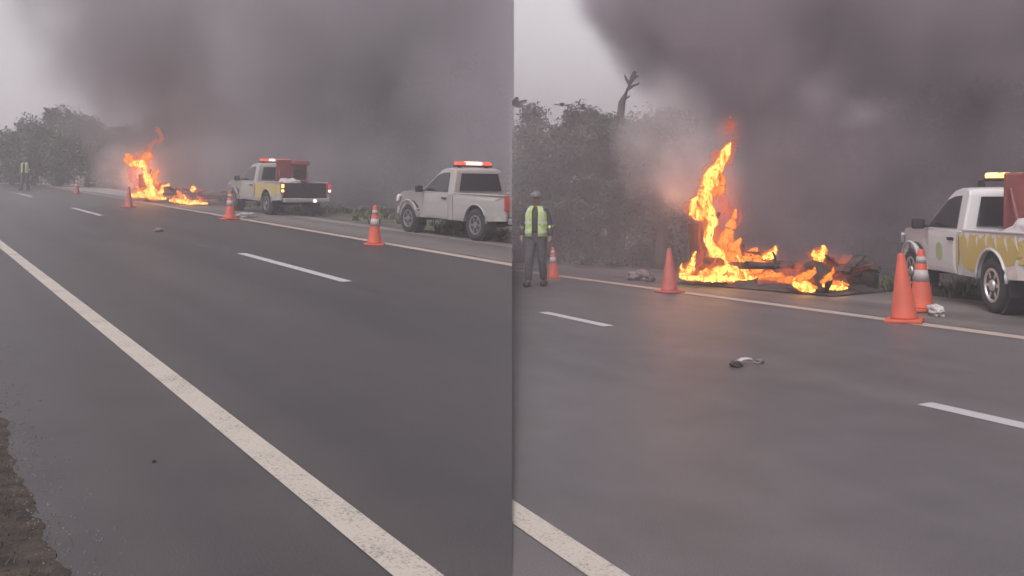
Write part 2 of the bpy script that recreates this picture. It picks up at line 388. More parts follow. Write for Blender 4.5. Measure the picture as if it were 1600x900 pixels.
for i, (px, py) in enumerate(((1130, 424), (1230, 430), (1340, 436), (1450, 440), (1570, 445))):
    tree(Q, px, py - 28, 5.0, 2.0, 3000, MT['leaf'], ['tree in smoke behind the tall right flame', 'tree in smoke behind the burnt wreck of the right road', 'tree in smoke left of the large pickup', 'tree in smoke behind the bonnet of the large pickup', 'tree in smoke behind the red load of the large pickup'][i], gr, .25, 0, 60 + i)
# leaning bare trunk above the tree line
bm = bmesh.new()
b0 = Q.at(958, 416); root = b0 + Vector((0, .5, 0)); k = root.y
P_ = lambda px, py: pos(px, py, k) - root
tube(bm, [Vector((0, 0, -.1)), P_(962, 250), P_(972, 160), P_(988, 122), P_(992, 112)], [.16, .13, .10, .075, .05], 9)
for a, b in (((972, 160), (984, 150)), ((980, 140), (999, 130)), ((986, 128), (997, 118)), ((984, 132), (976, 118))):
    tube(bm, [P_(*a), (P_(*a) + P_(*b)) / 2 + Vector((0, .1, .02)), P_(*b)], [.05, .04, .02], 6)
setp(mesh('bare_trunk', bm, MT['bark'], None, Matrix.Translation(root), smooth=True), 'leaning broken bare trunk rising above the tree line beside the right smoke', 'dead tree')

# ------------------------------------------------------------------ pickups
def cdt_panel(bm, outline, yfun, xz_grid=.09):
    """fill a side outline with a curved skin; returns nothing, faces at y = yfun(x,z)"""
    pts = [Vector(p) for p in outline]; n = len(pts)
    xs = [p.x for p in pts]; zs = [p.y for p in pts]; extra = []
    x = min(xs) + xz_grid / 2
    while x < max(xs):
        z = min(zs) + xz_grid / 2
        while z < max(zs): extra.append(Vector((x, z))); z += xz_grid
        x += xz_grid
    v, e, f, *_ = delaunay_2d_cdt(pts + extra, [(i, (i + 1) % n) for i in range(n)], [list(range(n))], 1, 1e-4)
    vv = [bm.verts.new((p.x, yfun(p.x, p.y), p.y)) for p in v]
    for q in f:
        try: bm.faces.new([vv[i] for i in q])
        except ValueError: pass
    for w in vv:
        if not w.link_faces: bm.verts.remove(w)
def arc(cx, cz, r_, a0, a1, n=10): return [(cx + r_ * math.cos(a0 + (a1 - a0) * i / n), cz + r_ * math.sin(a0 + (a1 - a0) * i / n)) for i in range(n + 1)]
XF, XR = 1.60, -1.485          # axles
def wside(x, z):               # half width of the lower body
    w = .895 - .045 * max(0, (z - .85) / .35) ** 2 - .05 * max(0, (.62 - z) / .25) ** 2
    if x > 1.75: w -= .26 * ((x - 1.75) / .9) ** 2.2
    if x < -2.3: w -= .03
    return w
def wcab(x, z): return .85 - .30 * max(0, (z - 1.08)) ** 1.15 * .9 - (.05 * max(0, x - .7))
def hull(bm, outline, wf, ny=9, crown=0.0, nose=0.0):
    """extrude a side outline across the vehicle, following the half width wf"""
    n = len(outline); rows = []
    for j in range(ny):
        k = -1 + 2 * j / (ny - 1); row = []
        for (x, z) in outline:
            xx = x - nose * (abs(k) ** 3) * max(0, (x - 1.9)); zz = z + crown * (1 - k * k) * (1 if z > .85 else 0)
            row.append(bm.verts.new((xx, wf(x, z) * k, zz)))
        rows.append(row)
    for j in range(ny - 1):
        for i in range(n):
            bm.faces.new((rows[j][i], rows[j][(i + 1) % n], rows[j + 1][(i + 1) % n], rows[j + 1][i]))
    for row in (rows[0], rows[-1]):
        f = bm.faces.new(row); bmesh.ops.triangulate(bm, faces=[f])
    bmesh.ops.recalc_face_normals(bm, faces=bm.faces[:])
def panel(outline, wf, side, off=.006, th=.012, grid=.12):
    bm = bmesh.new(); cdt_panel(bm, outline, lambda x, z: side * (wf(x, z) + off), grid)
    r_ = bmesh.ops.extrude_face_region(bm, geom=bm.faces[:])
    for g in r_['geom']:
        if isinstance(g, bmesh.types.BMVert): g.co.y -= side * th
    bmesh.ops.recalc_face_normals(bm, faces=bm.faces[:]); return bm
FRONT = arc(XF, .40, .455, R(-8), R(188), 14)
REAR = arc(XR, .40, .455, R(-8), R(188), 14)
def pickup(label, M, paintm, rim, style):
    root = empty('pickup_truck', label, 'pickup truck', M, None)
    def P(name, bm, m, par=root, sm=False, lab=None):
        o = mesh(name, bm, m, par, M, smooth=sm)
        if lab: o['label'] = lab
        return o
    # front body with bonnet and wheel arch, side sills
    out = [(.18, 1.10), (-.478, 1.08), (-.478, .44), (1.10, .44)] + FRONT[::-1][1:-1] + [(2.08, .42), (2.50, .44), (2.56, .56), (2.57, .80), (2.50, .93), (2.38, 1.00), (1.9, 1.085), (1.2, 1.13), (.9, 1.125)]
    bm = bmesh.new(); hull(bm, out, wside, 11, .035, .25)
    o = P('body', bm, paintm, sm=False)
    b = o.modifiers.new('b', 'BEVEL'); b.width = .035; b.segments = 3; b.limit_method = 'ANGLE'; b.angle_limit = R(40); o.modifiers.new('w', 'WEIGHTED_NORMAL')
    for q in o.data.polygons: q.use_smooth = True
    # cab
    roof = 1.735
    co = [(1.15, 1.09), (.36, 1.62), (.22, 1.70), (.0, roof), (-.22, roof), (-.34, 1.70), (-.40, 1.60), (-.46, 1.06)]
    bm = bmesh.new(); hull(bm, co, wcab, 9, .012)
    o = P('cab', bm, paintm); b = o.modifiers.new('b', 'BEVEL'); b.width = .05; b.segments = 3; b.limit_method = 'ANGLE'; b.angle_limit = R(30); o.modifiers.new('w', 'WEIGHTED_NORMAL')
    for q in o.data.polygons: q.use_smooth = True
    for sd in (1, -1):
        d = P('door', panel([(.82, 1.085), (.84, .50), (.78, .455), (-.28, .455), (-.30, 1.08)], wside, sd, .008), paintm)
        hb = rbox((-.16, sd * (wside(0, .98) + .03), .97), (.20, .035, .045), .012); P('handle', hb, MT['black'], d)
        P('side_window', panel([(.98, 1.13), (.36, 1.555), (.10, 1.61), (-.14, 1.62), (-.22, 1.13)], wcab, sd, .006, .01), MT['glass'])
        m_ = bmesh.new(); box(m_, (.86, sd * 1.02, 1.18), (.09, .20, .17)); bevel(m_, .03); mi = P('mirror', m_, MT['black'])
        P('mirror_arm', rbox((.87, sd * .89, 1.14), (.05, .14, .04), .01), MT['black'], mi)
        for cx in (XF, XR):
            fl = bmesh.new()
            pts = arc(cx, .40, .465, R(4), R(176), 14)
            tube(fl, [(x, sd * (wside(x, .7) + .005), z) for x, z in pts], [.022] * len(pts), 6)
            P('arch_trim', fl, paintm, sm=True)
        # head and tail lamps
        P('headlight', panel([(2.42, .94), (2.20, 1.0), (2.06, .97), (2.16, .84), (2.42, .78)], wside, sd, .01, .05, .06), MT['headlight'])
        tl = rbox((-2.66, sd * .835, .93), (.09, .11, .36), .02)
        tlm = MT['redlens']
        tt = P('tail_lamp', tl, tlm, lab='red tail lamp')
        if style == 'work':
            a = rbox((-2.712, sd * .835, .99), (.02, .10, .12), .008); P('lamp_lens', a, MT['amber'] if sd > 0 else MT['redlens_lit'], tt)
            a = rbox((-2.712, sd * .835, .83), (.02, .10, .09), .008); P('lamp_lens', a, MT['amber'] if sd > 0 else MT['pinklamp'], tt)
        # mudguard inner, mudflap
        P('mudflap', rbox((XR - .46, sd * .74, .40), (.02, .26, .30), .006), MT['black'])
        for cx in (XF, XR):
            lin = bmesh.new(); lathe(lin, [(.45, -.14), (.45, .12)], 28, 'Y', (cx, sd * .72, .41)); 
            P('wheel_well', lin, MT['black'])
            w = bmesh.new(); rr = .375
            lathe(w, [(rr - .13, -.115), (rr - .03, -.12), (rr, -.085), (rr, .085), (rr - .03, .12), (rr - .10, .125), (rr - .145, .10)], 36, 'Y', (cx, sd * .775, rr))
            wl = P('wheel', w, MT['rubber'], sm=True)
            rm = bmesh.new(); yb = sd * .775
            lathe(rm, [(.235, yb + sd * .098), (.235, yb + sd * .118), (.205, yb + sd * .12), (.185, yb + sd * .075), (.09, yb + sd * .085), (.07, yb + sd * .125), (.001, yb + sd * .128)], 28, 'Y', (cx, 0, rr))
            for q in range(6):
                a = q * math.pi / 3; box(rm, (cx + .15 * math.cos(a), yb + sd * .092, rr + .15 * math.sin(a)), (.085, .02, .045), Matrix.Rotation(-a, 3, 'Y'))
            P('rim', rm, rim, wl)
    P('windscreen', panel_ws(), MT['glass'])
    rw = bmesh.new(); q = [rw.verts.new(v) for v in ((-.468, -.66, 1.16), (-.468, .66, 1.16), (-.418, .56, 1.60), (-.418, -.56, 1.60))]; rw.faces.new(q)
    r_ = bmesh.ops.extrude_face_region(rw, geom=rw.faces[:]); [setattr(g.co, 'x', g.co.x - .012) for g in r_['geom'] if isinstance(g, bmesh.types.BMVert)]
    P('rear_window', rw, MT['glass'])
    # bed
    bo = [(-.50, 1.09), (-2.62, 1.09), (-2.64, .52), (-2.10, .48)] + REAR[1:-1][::1] + [(-1.0, .44), (-.50, .44)]
    bo = [(-.50, 1.09), (-.50, .44), (XR + .465, .44)] + REAR[1:-1] + [(XR - .465, .48), (-2.64, .52), (-2.62, 1.09)]
    for sd in (1, -1):
        P('bed_side', panel(bo, wside, sd, 0, .06, .12), paintm)
        P('bed_rail', rbox((-1.56, sd * (wside(-1, 1.09) - .03), 1.105), (2.12, .085, .035), .012), paintm)
    P('bed_floor', rbox((-1.56, 0, .62), (2.1, 1.66, .05), .01), MT['black'])
    P('bed_front', rbox((-.53, 0, .87), (.05, 1.66, .46), .01), paintm)
    tg = MT['black'] if style == 'work' else paintm
    t_ = P('tailgate', rbox((-2.62, 0, .85), (.06, 1.50, .48), .015), tg)
    P('handle', rbox((-2.66, 0, 1.0), (.03, .18, .06), .008), MT['black'], t_)
    P('rear_bumper', rbox((-2.74, 0, .52), (.16, 1.62, .14), .03), MT['chrome'] if style != 'work' else MT['white_shaded'])
    P('front_bumper', rbox((2.56, 0, .56), (.12, 1.30, .24), .05, taper=.95), paintm)
    P('grille', rbox((2.575, 0, .82), (.04, .92, .16), .02), MT['black'])
    P('licence_plate', rbox((-2.83, .0, .54), (.015, .36, .11), .004), MT['band'])
    ch = bmesh.new()
    for sd in (1, -1): box(ch, (-.2, sd * .42, .46), (4.6, .09, .14))
    box(ch, (XF, 0, .38), (.1, 1.4, .1)); box(ch, (XR, 0, .38), (.12, 1.4, .12)); box(ch, (-.9, .1, .40), (.9, .5, .22)); box(ch, (-2.2, -.35, .36), (.5, .18, .16))
    P('chassis', ch, MT['black'])
    if style == 'work':
        P('reverse_lamp', rbox((-2.84, -.25, .50), (.04, .10, .09), .01), MT['whitelamp'])
    # light bar on the roof
    roof += {'work': 0, 'plain': 0, 'big': .07}[style]
    lb = P('light_bar', rbox((-.10, 0, roof + .055), (.20, 1.10 if style != 'big' else .72, .045), .01), MT['black'])
    for sd in (1, -1): P('bar_foot', rbox((-.10, sd * .42, roof + .0), (.08, .08, .10), .006), MT['black'], lb)
    hot = {'work': MT['redlamp'], 'plain': MT['redlamp'], 'big': MT['amber_hot']}[style]
    for y, hw in ((.40, .28), (-.40, .28)) if style != 'big' else ((-.28, .16), (-.1, .16)): P('lamp', rbox((-.10, y, roof + .115), (.19, hw, .085), .03), hot, lb)
    cen = {'work': MT['pinklamp'], 'plain': MT['pinklamp'], 'big': MT['amber_hot']}[style]
    if style == 'plain': P('lamp', rbox((-.11, 0.02, roof + .12), (.20, .52, .09), .035), cen, lb)
    elif style == 'big':
        P('lamp', rbox((-.11, .27, roof + .117), (.20, .15, .085), .03), cen, lb); P('lamp', rbox((-.11, .09, roof + .117), (.20, .15, .085), .03), MT['amber'], lb)
    else:
        P('lamp', rbox((-.11, .14, roof + .117), (.20, .20, .085), .03), cen, lb); P('lamp', rbox((-.11, -.14, roof + .117), (.20, .20, .085), .03), MT['amber'] if style == 'big' else MT['redlamp'], lb)
    # stickers on the near side
    if style != 'plain':
        for sd in (1,):
            top = []
            x = -.46; i = 0
            rn = random.Random(5)
            while x > -2.55:
                top.append((x, 1.07 - (0 if i % 2 else rn.uniform(.03, .10)))); x -= rn.uniform(.07, .13); i += 1
            low = [(-2.55, .72)] + [(XR + .51 * math.cos(a), .40 + .51 * math.sin(a)) for a in (R(150), R(125), R(90), R(60), R(35), R(12))] + [(-.62, .56), (-.52, .62)]
            P('side_sticker', panel(top + low, wside, sd, .004, .003, .12), MT['decal_y'], lab='yellow painted sticker with spiky leaf edge')
            P('door_panel_sticker', panel([(-.31, 1.03), (-.39, 1.02), (-.40, .62), (-.31, .58)], wside, sd, .004, .003), MT['decal_y'])
            P('door_emblem', panel(arc(.30, .76, .14, 0, R(340), 16), wside, sd, .0105, .003), MT['decal_g'], lab='pale green round emblem')
            leafy = bmesh.new()
            P('red_mark', panel([(.98, .66), (.86, .68), (.87, .56), (.97, .54)], wside, sd, .004, .003), MT['decal_r'])
            for q in range(6):
                xx = -.75 - q * .29
                P('sticker_leaf', panel([(xx, 1.06), (xx + .03, .98), (xx - .02 * q, .86), (xx - .04, .98)], wside, sd, .0085, .003), paintm, lab='white leaf shape')
    return root
def panel_ws():
    bm = bmesh.new(); vs = []
    for (x, z) in ((1.10, 1.145), (.40, 1.612)):
        row = []
        for j in range(7):
            k = -1 + 2 * j / 6; w = wcab(x, z) - .07
            row.append(bm.verts.new((x + .02, w * k, z + .012 * (1 - k * k) + .012)))
        vs.append(row)
    for j in range(6): bm.faces.new((vs[0][j], vs[0][j + 1], vs[1][j + 1], vs[1][j]))
    r_ = bmesh.ops.extrude_face_region(bm, geom=bm.faces[:])
    for g in r_['geom']:
        if isinstance(g, bmesh.types.BMVert): g.co += Vector((.008, 0, .012))
    bmesh.ops.recalc_face_normals(bm, faces=bm.faces[:]); return bm
def truck_M(Fr, rw, front_px, k=1.0):
    """stand the truck with its left rear wheel on the ground at rw; yaw so that its front wheel is in the direction front_px"""
    best = None
    for i in range(-600, 600):
        yaw = R(i / 10); M = Fr.M(Fr.at(*rw), yaw, k) @ Matrix.Translation((-XR, -.88, 0))
        f = M @ Vector((XF, .88, 0)); px = 800 + FPX * f.x / f.y
        if best is None or abs(px - front_px) < best[0]: best = (abs(px - front_px), M, i / 10)
    print('truck yaw', best[2], 'pos', best[1].translation); return best[1]
M1 = truck_M(L, (416, 335), 364, 1.04)
t1 = pickup('white pickup with yellow side sticker and lit tail lamps right of the left fire', M1, MT['white_shaded'], MT['dsteel'], 'work')
M2 = truck_M(L, (742, 376), 637, 1.0)
t2 = pickup('plain white pickup with a lit red roof bar, nearest of the left road', M2, MT['white_shaded'], MT['dsteel'], 'plain')
M3 = truck_M(Q, (1551, 489), 1424, 1.07)
t3 = pickup('large white and yellow pickup with amber roof lamps cut by the right edge', M3, MT['white'], MT['steel'], 'big')
for t in (t1, t2, t3): t['group'] = 'rescue pickups parked on the shoulders'
def walk(o):
    for c in o.children:
        yield c; yield from walk(c)
def cut_thing(root, side):
    for o in list(walk(root)):
        bm = bmesh.new(); bm.from_mesh(o.data); bm.transform(o.matrix_world)
        bmesh.ops.bisect_plane(bm, geom=bm.verts[:] + bm.edges[:] + bm.faces[:], plane_co=(side * .001, 0, 0), plane_no=(-side, 0, 0), clear_outer=True)
        ed = [e for e in bm.edges if e.is_boundary and all(abs(v.co.x - side * .001) < 1e-4 for v in e.verts)]
        if ed:
            try: bmesh.ops.holes_fill(bm, edges=ed)
            except Exception: pass
        if len(bm.faces) == 0: bm.free(); bpy.data.objects.remove(o); continue
        bm.transform(o.matrix_world.inverted()); bm.to_mesh(o.data); bm.free()
bpy.context.view_layer.update()
cut_thing(t2, -1)
# loads in the beds
def load(M, lab, dx=0, dy=0, dz=0):
    M = M @ Matrix.Translation((dx, dy, dz))
    r0 = empty('folded_sign_board', lab[0], 'sign board', M @ Matrix.Translation((-1.15, -.15, .65)))
    def P(n, bm, m): mesh(n, bm, m, r0, r0.matrix_world)
    P('board', rbox((0, 0, .80), (.07, 1.15, .85), .03, Matrix.Rotation(R(-4), 3, 'Y')), MT['red_load'])
    for a, b in [((.12, y, 0), (0, y, 1.22)) for y in (-.5, .5)] + [((-.5, y, 0), (-.05, y, 1.0)) for y in (-.5, .5)] + [((-.25, -.5, .5), (-.25, .5, .5))]:
        f = bmesh.new(); tube(f, [a, b], [.024, .024], 8); P('stand_bar', f, MT['red_load'])
    P('top_panel', rbox((-.12, -.25, 1.12), (.4, .6, .18), .05), MT['red_load'])
    P('dark_panel', rbox((-.06, -.28, .72), (.03, .45, .34), .01), MT['black'])
    b = bmesh.new(); bmesh.ops.create_icosphere(b, subdivisions=4, radius=1)
    for v in b.verts:
        v.co = Vector((v.co.x * .36, v.co.y * .42, v.co.z * .28)); v.co += v.co.normalized() * .12 * noise.noise(v.co * 5 + Vector((3, 1, 2))) + v.co.normalized() * .04 * noise.noise(v.co * 14)
        v.co.z = max(v.co.z, -.22)
    o = mesh('canvas_bundle', b, MT['canvas'], None, M @ Matrix.Translation((-1.75, .2, 1.12 - .14)), smooth=True); setp(o, lab[1], 'bundle')
load(M1, ('red folded sign board standing in the bed of the pickup by the left fire', 'white canvas bundle in the bed of the pickup by the left fire'))
load(M3, ('red folded sign board standing in the bed of the large right pickup', 'white canvas bundle in the bed of the large right pickup'), .32, .0, .06)

# ------------------------------------------------------------------ traffic cones
def cone(Fr, px, py, H, label, tilt=0, band=True, m='cone', group=None, loc=None):
    M = Fr.M(Fr.at(px, py) if loc is None else loc, random.uniform(0, 1.5)) @ Matrix.Rotation(R(tilt), 4, 'Y') @ Matrix.Scale(H / .75, 4)
    root = empty('traffic_cone', label, 'traffic cone', M, group)
    b = bmesh.new(); box(b, (0, 0, .02), (.38, .38, .04)); bevel(b, .012)
    mesh('base', b, MT[m], root, M)
    b = bmesh.new(); lathe(b, [(.145, .04), (.135, .06), (.038, .73), (.03, .745), (.018, .75)], 24); mesh('body', b, MT[m], root, M, smooth=True)
    if band:
        b = bmesh.new(); r_ = lambda z: .135 - (z - .06) * (.097 / .67) + .002
        lathe(b, [(r_(.36), .36), (r_(.50), .50)], 24); mesh('band', b, MT['band'], root, M, smooth=True)
        b = bmesh.new(); lathe(b, [(r_(.58), .58), (r_(.66), .66)], 24); mesh('band', b, MT['band'], root, M, smooth=True)
    return root
gc = 'orange cones along the far edge line'
cone(L, 120, 303, .80, 'small orange cone midway between the distant worker and the left fire', m='cone_fade', group=gc)
cone(L, 201, 324, .80, 'dim red cone standing just in front of the left fire', m='cone_fade', band=False, group=gc)
cone(L, 359, 343, .90, 'orange cone by the front wheel of the pickup with the yellow side', group=gc)
cone(L, 585, 383, .87, 'orange cone with pale bands between the two pickups of the left road', group=gc)
cone(Q, 864, 434, .68, 'orange cone standing right behind the leg of the large worker', group=gc)
cone(Q, 1046, 457, .80, 'dim red cone at the left end of the right fire', m='cone_fade', band=False, group=gc)
cone(Q, 1413, 503, .92, 'nearest orange cone by the front wheel of the large pickup', tilt=2, band=False, group=gc)
cone(Q, 1440, 486, .92, 'orange cone with a white band just behind the nearest one', group=gc)
# a white marker post far off
def post(Fr, px, py, H, label):
    M = Fr.M(Fr.at(px, py)); root = empty('marker_post', label, 'marker post', M)
    b = bmesh.new(); tube(b, [(0, 0, 0), (0, 0, H)], [.11, .08], 10); mesh('post', b, MT['band'], root, M, smooth=True)
    b = bmesh.new(); tube(b, [(0, 0, 0), (0, 0, .05)], [.2, .18], 12); mesh('base', b, MT['cone_fade'], root, M)
post(L, 63, 290, .65, 'short pale marker post right of the distant worker')

# ------------------------------------------------------------------ rubbish on the road and by the wheels
def rag(Fr, px, py, sx, sy, sz, m, label, cat='rag', yaw=0, name='crumpled_bag'):
    bm = bmesh.new(); bmesh.ops.create_icosphere(bm, subdivisions=4, radius=1)
    for v in bm.verts:
        q = v.co.copy(); k = 1 + .45 * noise.noise(q * 2 + Vector((px, 0, 0))) + .2 * noise.noise(q * 6)
        v.co = Vector((q.x * sx * k, q.y * sy * k, max(q.z * k, -.6) * sz + .6 * sz))
    o = mesh(name, bm, m, None, Fr.M(Fr.at(px, py), yaw), smooth=True); setp(o, label, cat)
rag(L, 383, 340, .10, .42, .10, MT['canvas'], 'white sack lying at the foot of the cone by the left pickup', 'sack', .5)
rag(Q, 1463, 492, .10, .26, .09, MT['canvas'], 'white sack lying on the shoulder beside the two near cones', 'sack', .9)
rag(L, 248, 362, .09, .13, .07, MT['gravel'], 'dark scrap of rubbish on the asphalt below the left fire', 'scrap', .3, 'road_scrap')
def scrap(Fr, px, py, label, k=1.0):
    bm = bmesh.new()
    pts = [(-.13, 0, .015), (-.09, .02, .05), (-.02, .03, .075), (.06, .02, .08), (.12, .0, .07)]
    rows = [[bm.verts.new((x * k, (y + w) * k, (z - abs(w) * .5 + .02) * k)) for w in (-.05, -.02, .02, .05)] for x, y, z in pts]
    for a, b in zip(rows, rows[1:]):
        for j in range(3): bm.faces.new((a[j], a[j + 1], b[j + 1], b[j]))
    o = mesh('bent_scrap', bm, MT['canvas'], None, Fr.M(Fr.at(px, py), R(-95)), smooth=True)
    s_ = o.modifiers.new('s', 'SOLIDIFY'); s_.thickness = .012; setp(o, label, 'scrap')
scrap(Q, 1163, 570, 'bent pale scrap of metal lying on the right road', .62)
rag(Q, 1150, 573, .05, .06, .035, MT['char'], 'small dark lump touching the bent scrap on the right road', 'scrap', 0, 'road_scrap')
rag(Q, 1187, 568, .035, .05, .03, MT['gravel'], 'small grey chip right of the bent scrap on the right road', 'scrap', 0, 'road_scrap')
rag(L, 241, 722, .009, .011, .008, MT['char'], 'tiny black pebble on the near asphalt of the left road', 'pebble', 0, 'pebble')
rag(Q, 1000, 437, .22, .28, .13, MT['gravel'], 'grey rubble heap on the verge left of the right fire', 'rubble', 0, 'rubble_heap')
rag(Q, 1016, 440, .10, .10, .09, MT['ash'], 'pale lump beside the rubble heap left of the right fire', 'rubble', 0, 'rubble_heap')
rag(Q, 1345, 455, .12, .45, .06, MT['ash'], 'strip of ash and scrap right of the burnt wreck', 'rubble', .4, 'rubble_heap')

# ------------------------------------------------------------------ people
def skinmesh(name, chains, m, parent, M, sub=2, root=0):
    """chains: list of lists of (x,y,z,r); a chain whose first point repeats an earlier point joins it"""
    vs, es, rs, idx = [], [], [], {}
    for ch in chains:
        last = None
        for p in ch:
            key = tuple(round(c, 4) for c in p[:3])
            if key not in idx: idx[key] = len(vs); vs.append(p[:3]); rs.append(p[3] if isinstance(p[3], tuple) else (p[3], p[3]))
            i = idx[key]
            if last is not None and last != i: es.append((last, i))
            last = i
    me = bpy.data.meshes.new(name); me.from_pydata(vs, es, []); me.materials.append(m)
    o = bpy.data.objects.new(name, me); COL.objects.link(o); o.parent = parent; o.matrix_world = M
    o.modifiers.new('skin', 'SKIN').use_smooth_shade = True
    for i, r_ in enumerate(rs):
        sv = me.skin_vertices[0].data[i]; sv.radius = r_; sv.use_root = (i == root)
    s_ = o.modifiers.new('sub', 'SUBSURF'); s_.levels = s_.render_levels = sub
    return o
def worker(Fr, px, py, H, label, facing, detail=True):
    k = H / 1.75; M = Fr.M(Fr.at(px, py), facing, k); root = empty('person', label, 'person', M)
    # +X faces forward, +Y is the person's left; walking with the right leg a little ahead
    pel = (0, 0, .95, (.15, .11)); ch = (0, 0, 1.28, (.17, .12)); nk = (0.0, 0, 1.50, .055)
    def leg(s, fx, kx):
        return [(0, 0, .95, (.15, .11)), (0, s * .10, .88, .10), (kx, s * .115, .50, .062), (fx - .02, s * .125, .09, .045), (fx + .12, s * .14, .04, .04)]
    def arm(s, ex, hx, hz):
        return [(0, 0, 1.40, (.13, .10)), (0, s * .17, 1.43, .062), (ex, s * .25, 1.16, .045), (hx, s * .27, hz, .032), (hx + .02, s * .27, hz - .07, .036)]
    torso = [(0, 0, .95, (.15, .11)), (0, 0, 1.12, (.135, .10)), (0, 0, 1.28, (.16, .11)), (0, 0, 1.40, (.13, .10)), (0.01, 0, 1.50, .055), (.02, 0, 1.56, .07), (.03, 0, 1.64, .088), (.02, 0, 1.70, .075)]
    arms = [arm(1, -.03, .06, .92), arm(-1, -.04, .03, .93)]
    legs = [leg(1, -.10, .02), leg(-1, .16, .10)]
    fingers = []
    for s, (hx, hz) in ((1, (.06, .92)), (-1, (.03, .93))):
        bx, by, bz = hx + .02, s * .27, hz - .07
        for q, ln in enumerate((.052, .062, .058, .045)):
            fx = bx - .032 + q * .021
            fingers.append([(bx, by, bz, .036), (fx, by, bz - .045, .0105), (fx + .004, by - s * .006, bz - .045 - ln * .55, .0095), (fx + .008, by - s * .02, bz - .045 - ln, .008)])
        fingers.append([(bx, by, bz, .036), (bx + .045, by - s * .012, bz - .012, .011), (bx + .055, by - s * .02, bz - .045, .009)])
    face = [[(.03, 0, 1.64, .088), (.118, 0, 1.625, .014)], [(.03, 0, 1.64, .088), (.02, .088, 1.63, .016)], [(.03, 0, 1.64, .088), (.02, -.088, 1.63, .016)]]
    skinmesh('body', [torso] + legs + arms + (fingers + face if detail else []), MT['skin'], root, M)
    up = lambda c, d, e=None: [(p[0], p[1], p[2], (p[3][0] + d, p[3][1] + d) if isinstance(p[3], tuple) else p[3] + d) for p in c]
    skinmesh('trousers', [up(l, .028)[:1] + up(l, .026)[1:4] for l in legs] + [[(0, 0, .95, (.17, .13)), (0, 0, 1.08, (.155, .12))]], MT['cloth_grey'], root, M)
    skinmesh('jacket', [up(torso[:4], .025) + [(0.01, 0, 1.475, .085)]] + [up(a, .026)[:1] + up(a, .024)[1:4] for a in arms], MT['cloth_dark'], root, M)
    for s, fx in ((1, -.10), (-1, .16)):
        b = bmesh.new(); box(b, (fx + .05, s * .135, .05), (.29, .11, .10)); bevel(b, .035, 3); mesh('shoe', b, MT['black'], root, M, smooth=True)
    # vest: open-fronted shell around the torso
    def ring(z, a, b, gap, n=22):
        return [Vector((a * math.cos(t), b * math.sin(t), z)) for t in [gap + (2 * math.pi - 2 * gap) * i / (n - 1) for i in range(n)]]
    prof = [(.93, .178, .222), (1.02, .174, .215), (1.12, .170, .208), (1.22, .172, .212), (1.32, .172, .222), (1.40, .162, .214), (1.46, .13, .175), (1.50, .095, .11)]
    def shell(zs, extra, gap):
        bm = bmesh.new(); rows = [[bm.verts.new(v) for v in ring(z, a + extra, b + extra, gap)] for z, a, b in zs]
        for r0, r1 in zip(rows, rows[1:]):
            for i in range(len(r0) - 1): bm.faces.new((r0[i], r0[i + 1], r1[i + 1], r1[i]))
        return bm
    v = mesh('vest', shell(prof, 0, .28), MT['vest'], root, M, smooth=True); s_ = v.modifiers.new('s', 'SOLIDIFY'); s_.thickness = .01
    for z0 in (1.0, 1.16):
        o = mesh('reflective_strip', shell([(z0, .176, .217), (z0 + .05, .175, .214)], .004, .3), MT['strip'], v, M); o.modifiers.new('s', 'SOLIDIFY').thickness = .004
    for s in (1, -1):
        bm = bmesh.new()
        rows = []
        for z, a, b in prof[2:]:
            rows.append([bm.verts.new(((a + .008) * math.cos(t), s * (b + .008) * math.sin(t), z)) for t in (.55, .68, .82)])
        for r0, r1 in zip(rows, rows[1:]):
            for i in range(2): bm.faces.new((r0[i], r0[i + 1], r1[i + 1], r1[i]))
        o = mesh('reflective_strip', bm, MT['strip'], v, M); o.modifiers.new('s', 'SOLIDIFY').thickness = .004
        # hi-vis cuff on the forearm
    for s, (ex, hx, hz) in ((-1, (-.04, .03, .93)), (1, (-.03, .06, .92))):
        A = Vector((ex, s * .25, 1.16)); B = Vector((hx, s * .27, hz))
        b = bmesh.new(); tube(b, [A.lerp(B, .12), A.lerp(B, .55)], [.064, .056], 14); mesh('sleeve_cuff', b, MT['vest'], root, M, smooth=True)
    # cap, hair, face
    b = bmesh.new(); bmesh.ops.create_uvsphere(b, u_segments=20, v_segments=12, radius=.115)
    for q in list(b.verts):
        if q.co.z < -.01: q.co.z = -.01
        q.co.z *= .95
    bmesh.ops.translate(b, vec=(.01, 0, 1.675), verts=b.verts)
    bmesh.ops.remove_doubles(b, verts=b.verts, dist=.001)
    h = mesh('cap', b, MT['helmet'], root, M, smooth=True)
    mesh('brim', rbox((.135, 0, 1.672), (.09, .14, .012), .005), MT['helmet'], h, M)
    if detail:
        for s in (1, -1):
            b = bmesh.new(); bmesh.ops.create_uvsphere(b, u_segments=8, v_segments=6, radius=.012); bmesh.ops.translate(b, vec=(.108, s * .034, 1.648), verts=b.verts); mesh('eye', b, MT['black'], root, M)
        mesh('mouth', rbox((.107, 0, 1.585), (.01, .045, .008), .003), MT['cloth_dark'], root, M)
    return root
worker(Q, 838, 447, 1.84, 'large worker in yellow green vest and dark trousers at the left of the right road', math.pi - R(38))
worker(L, 39, 297, 1.95, 'distant worker in yellow green vest at the far left by the trees', math.pi - R(30), detail=False)

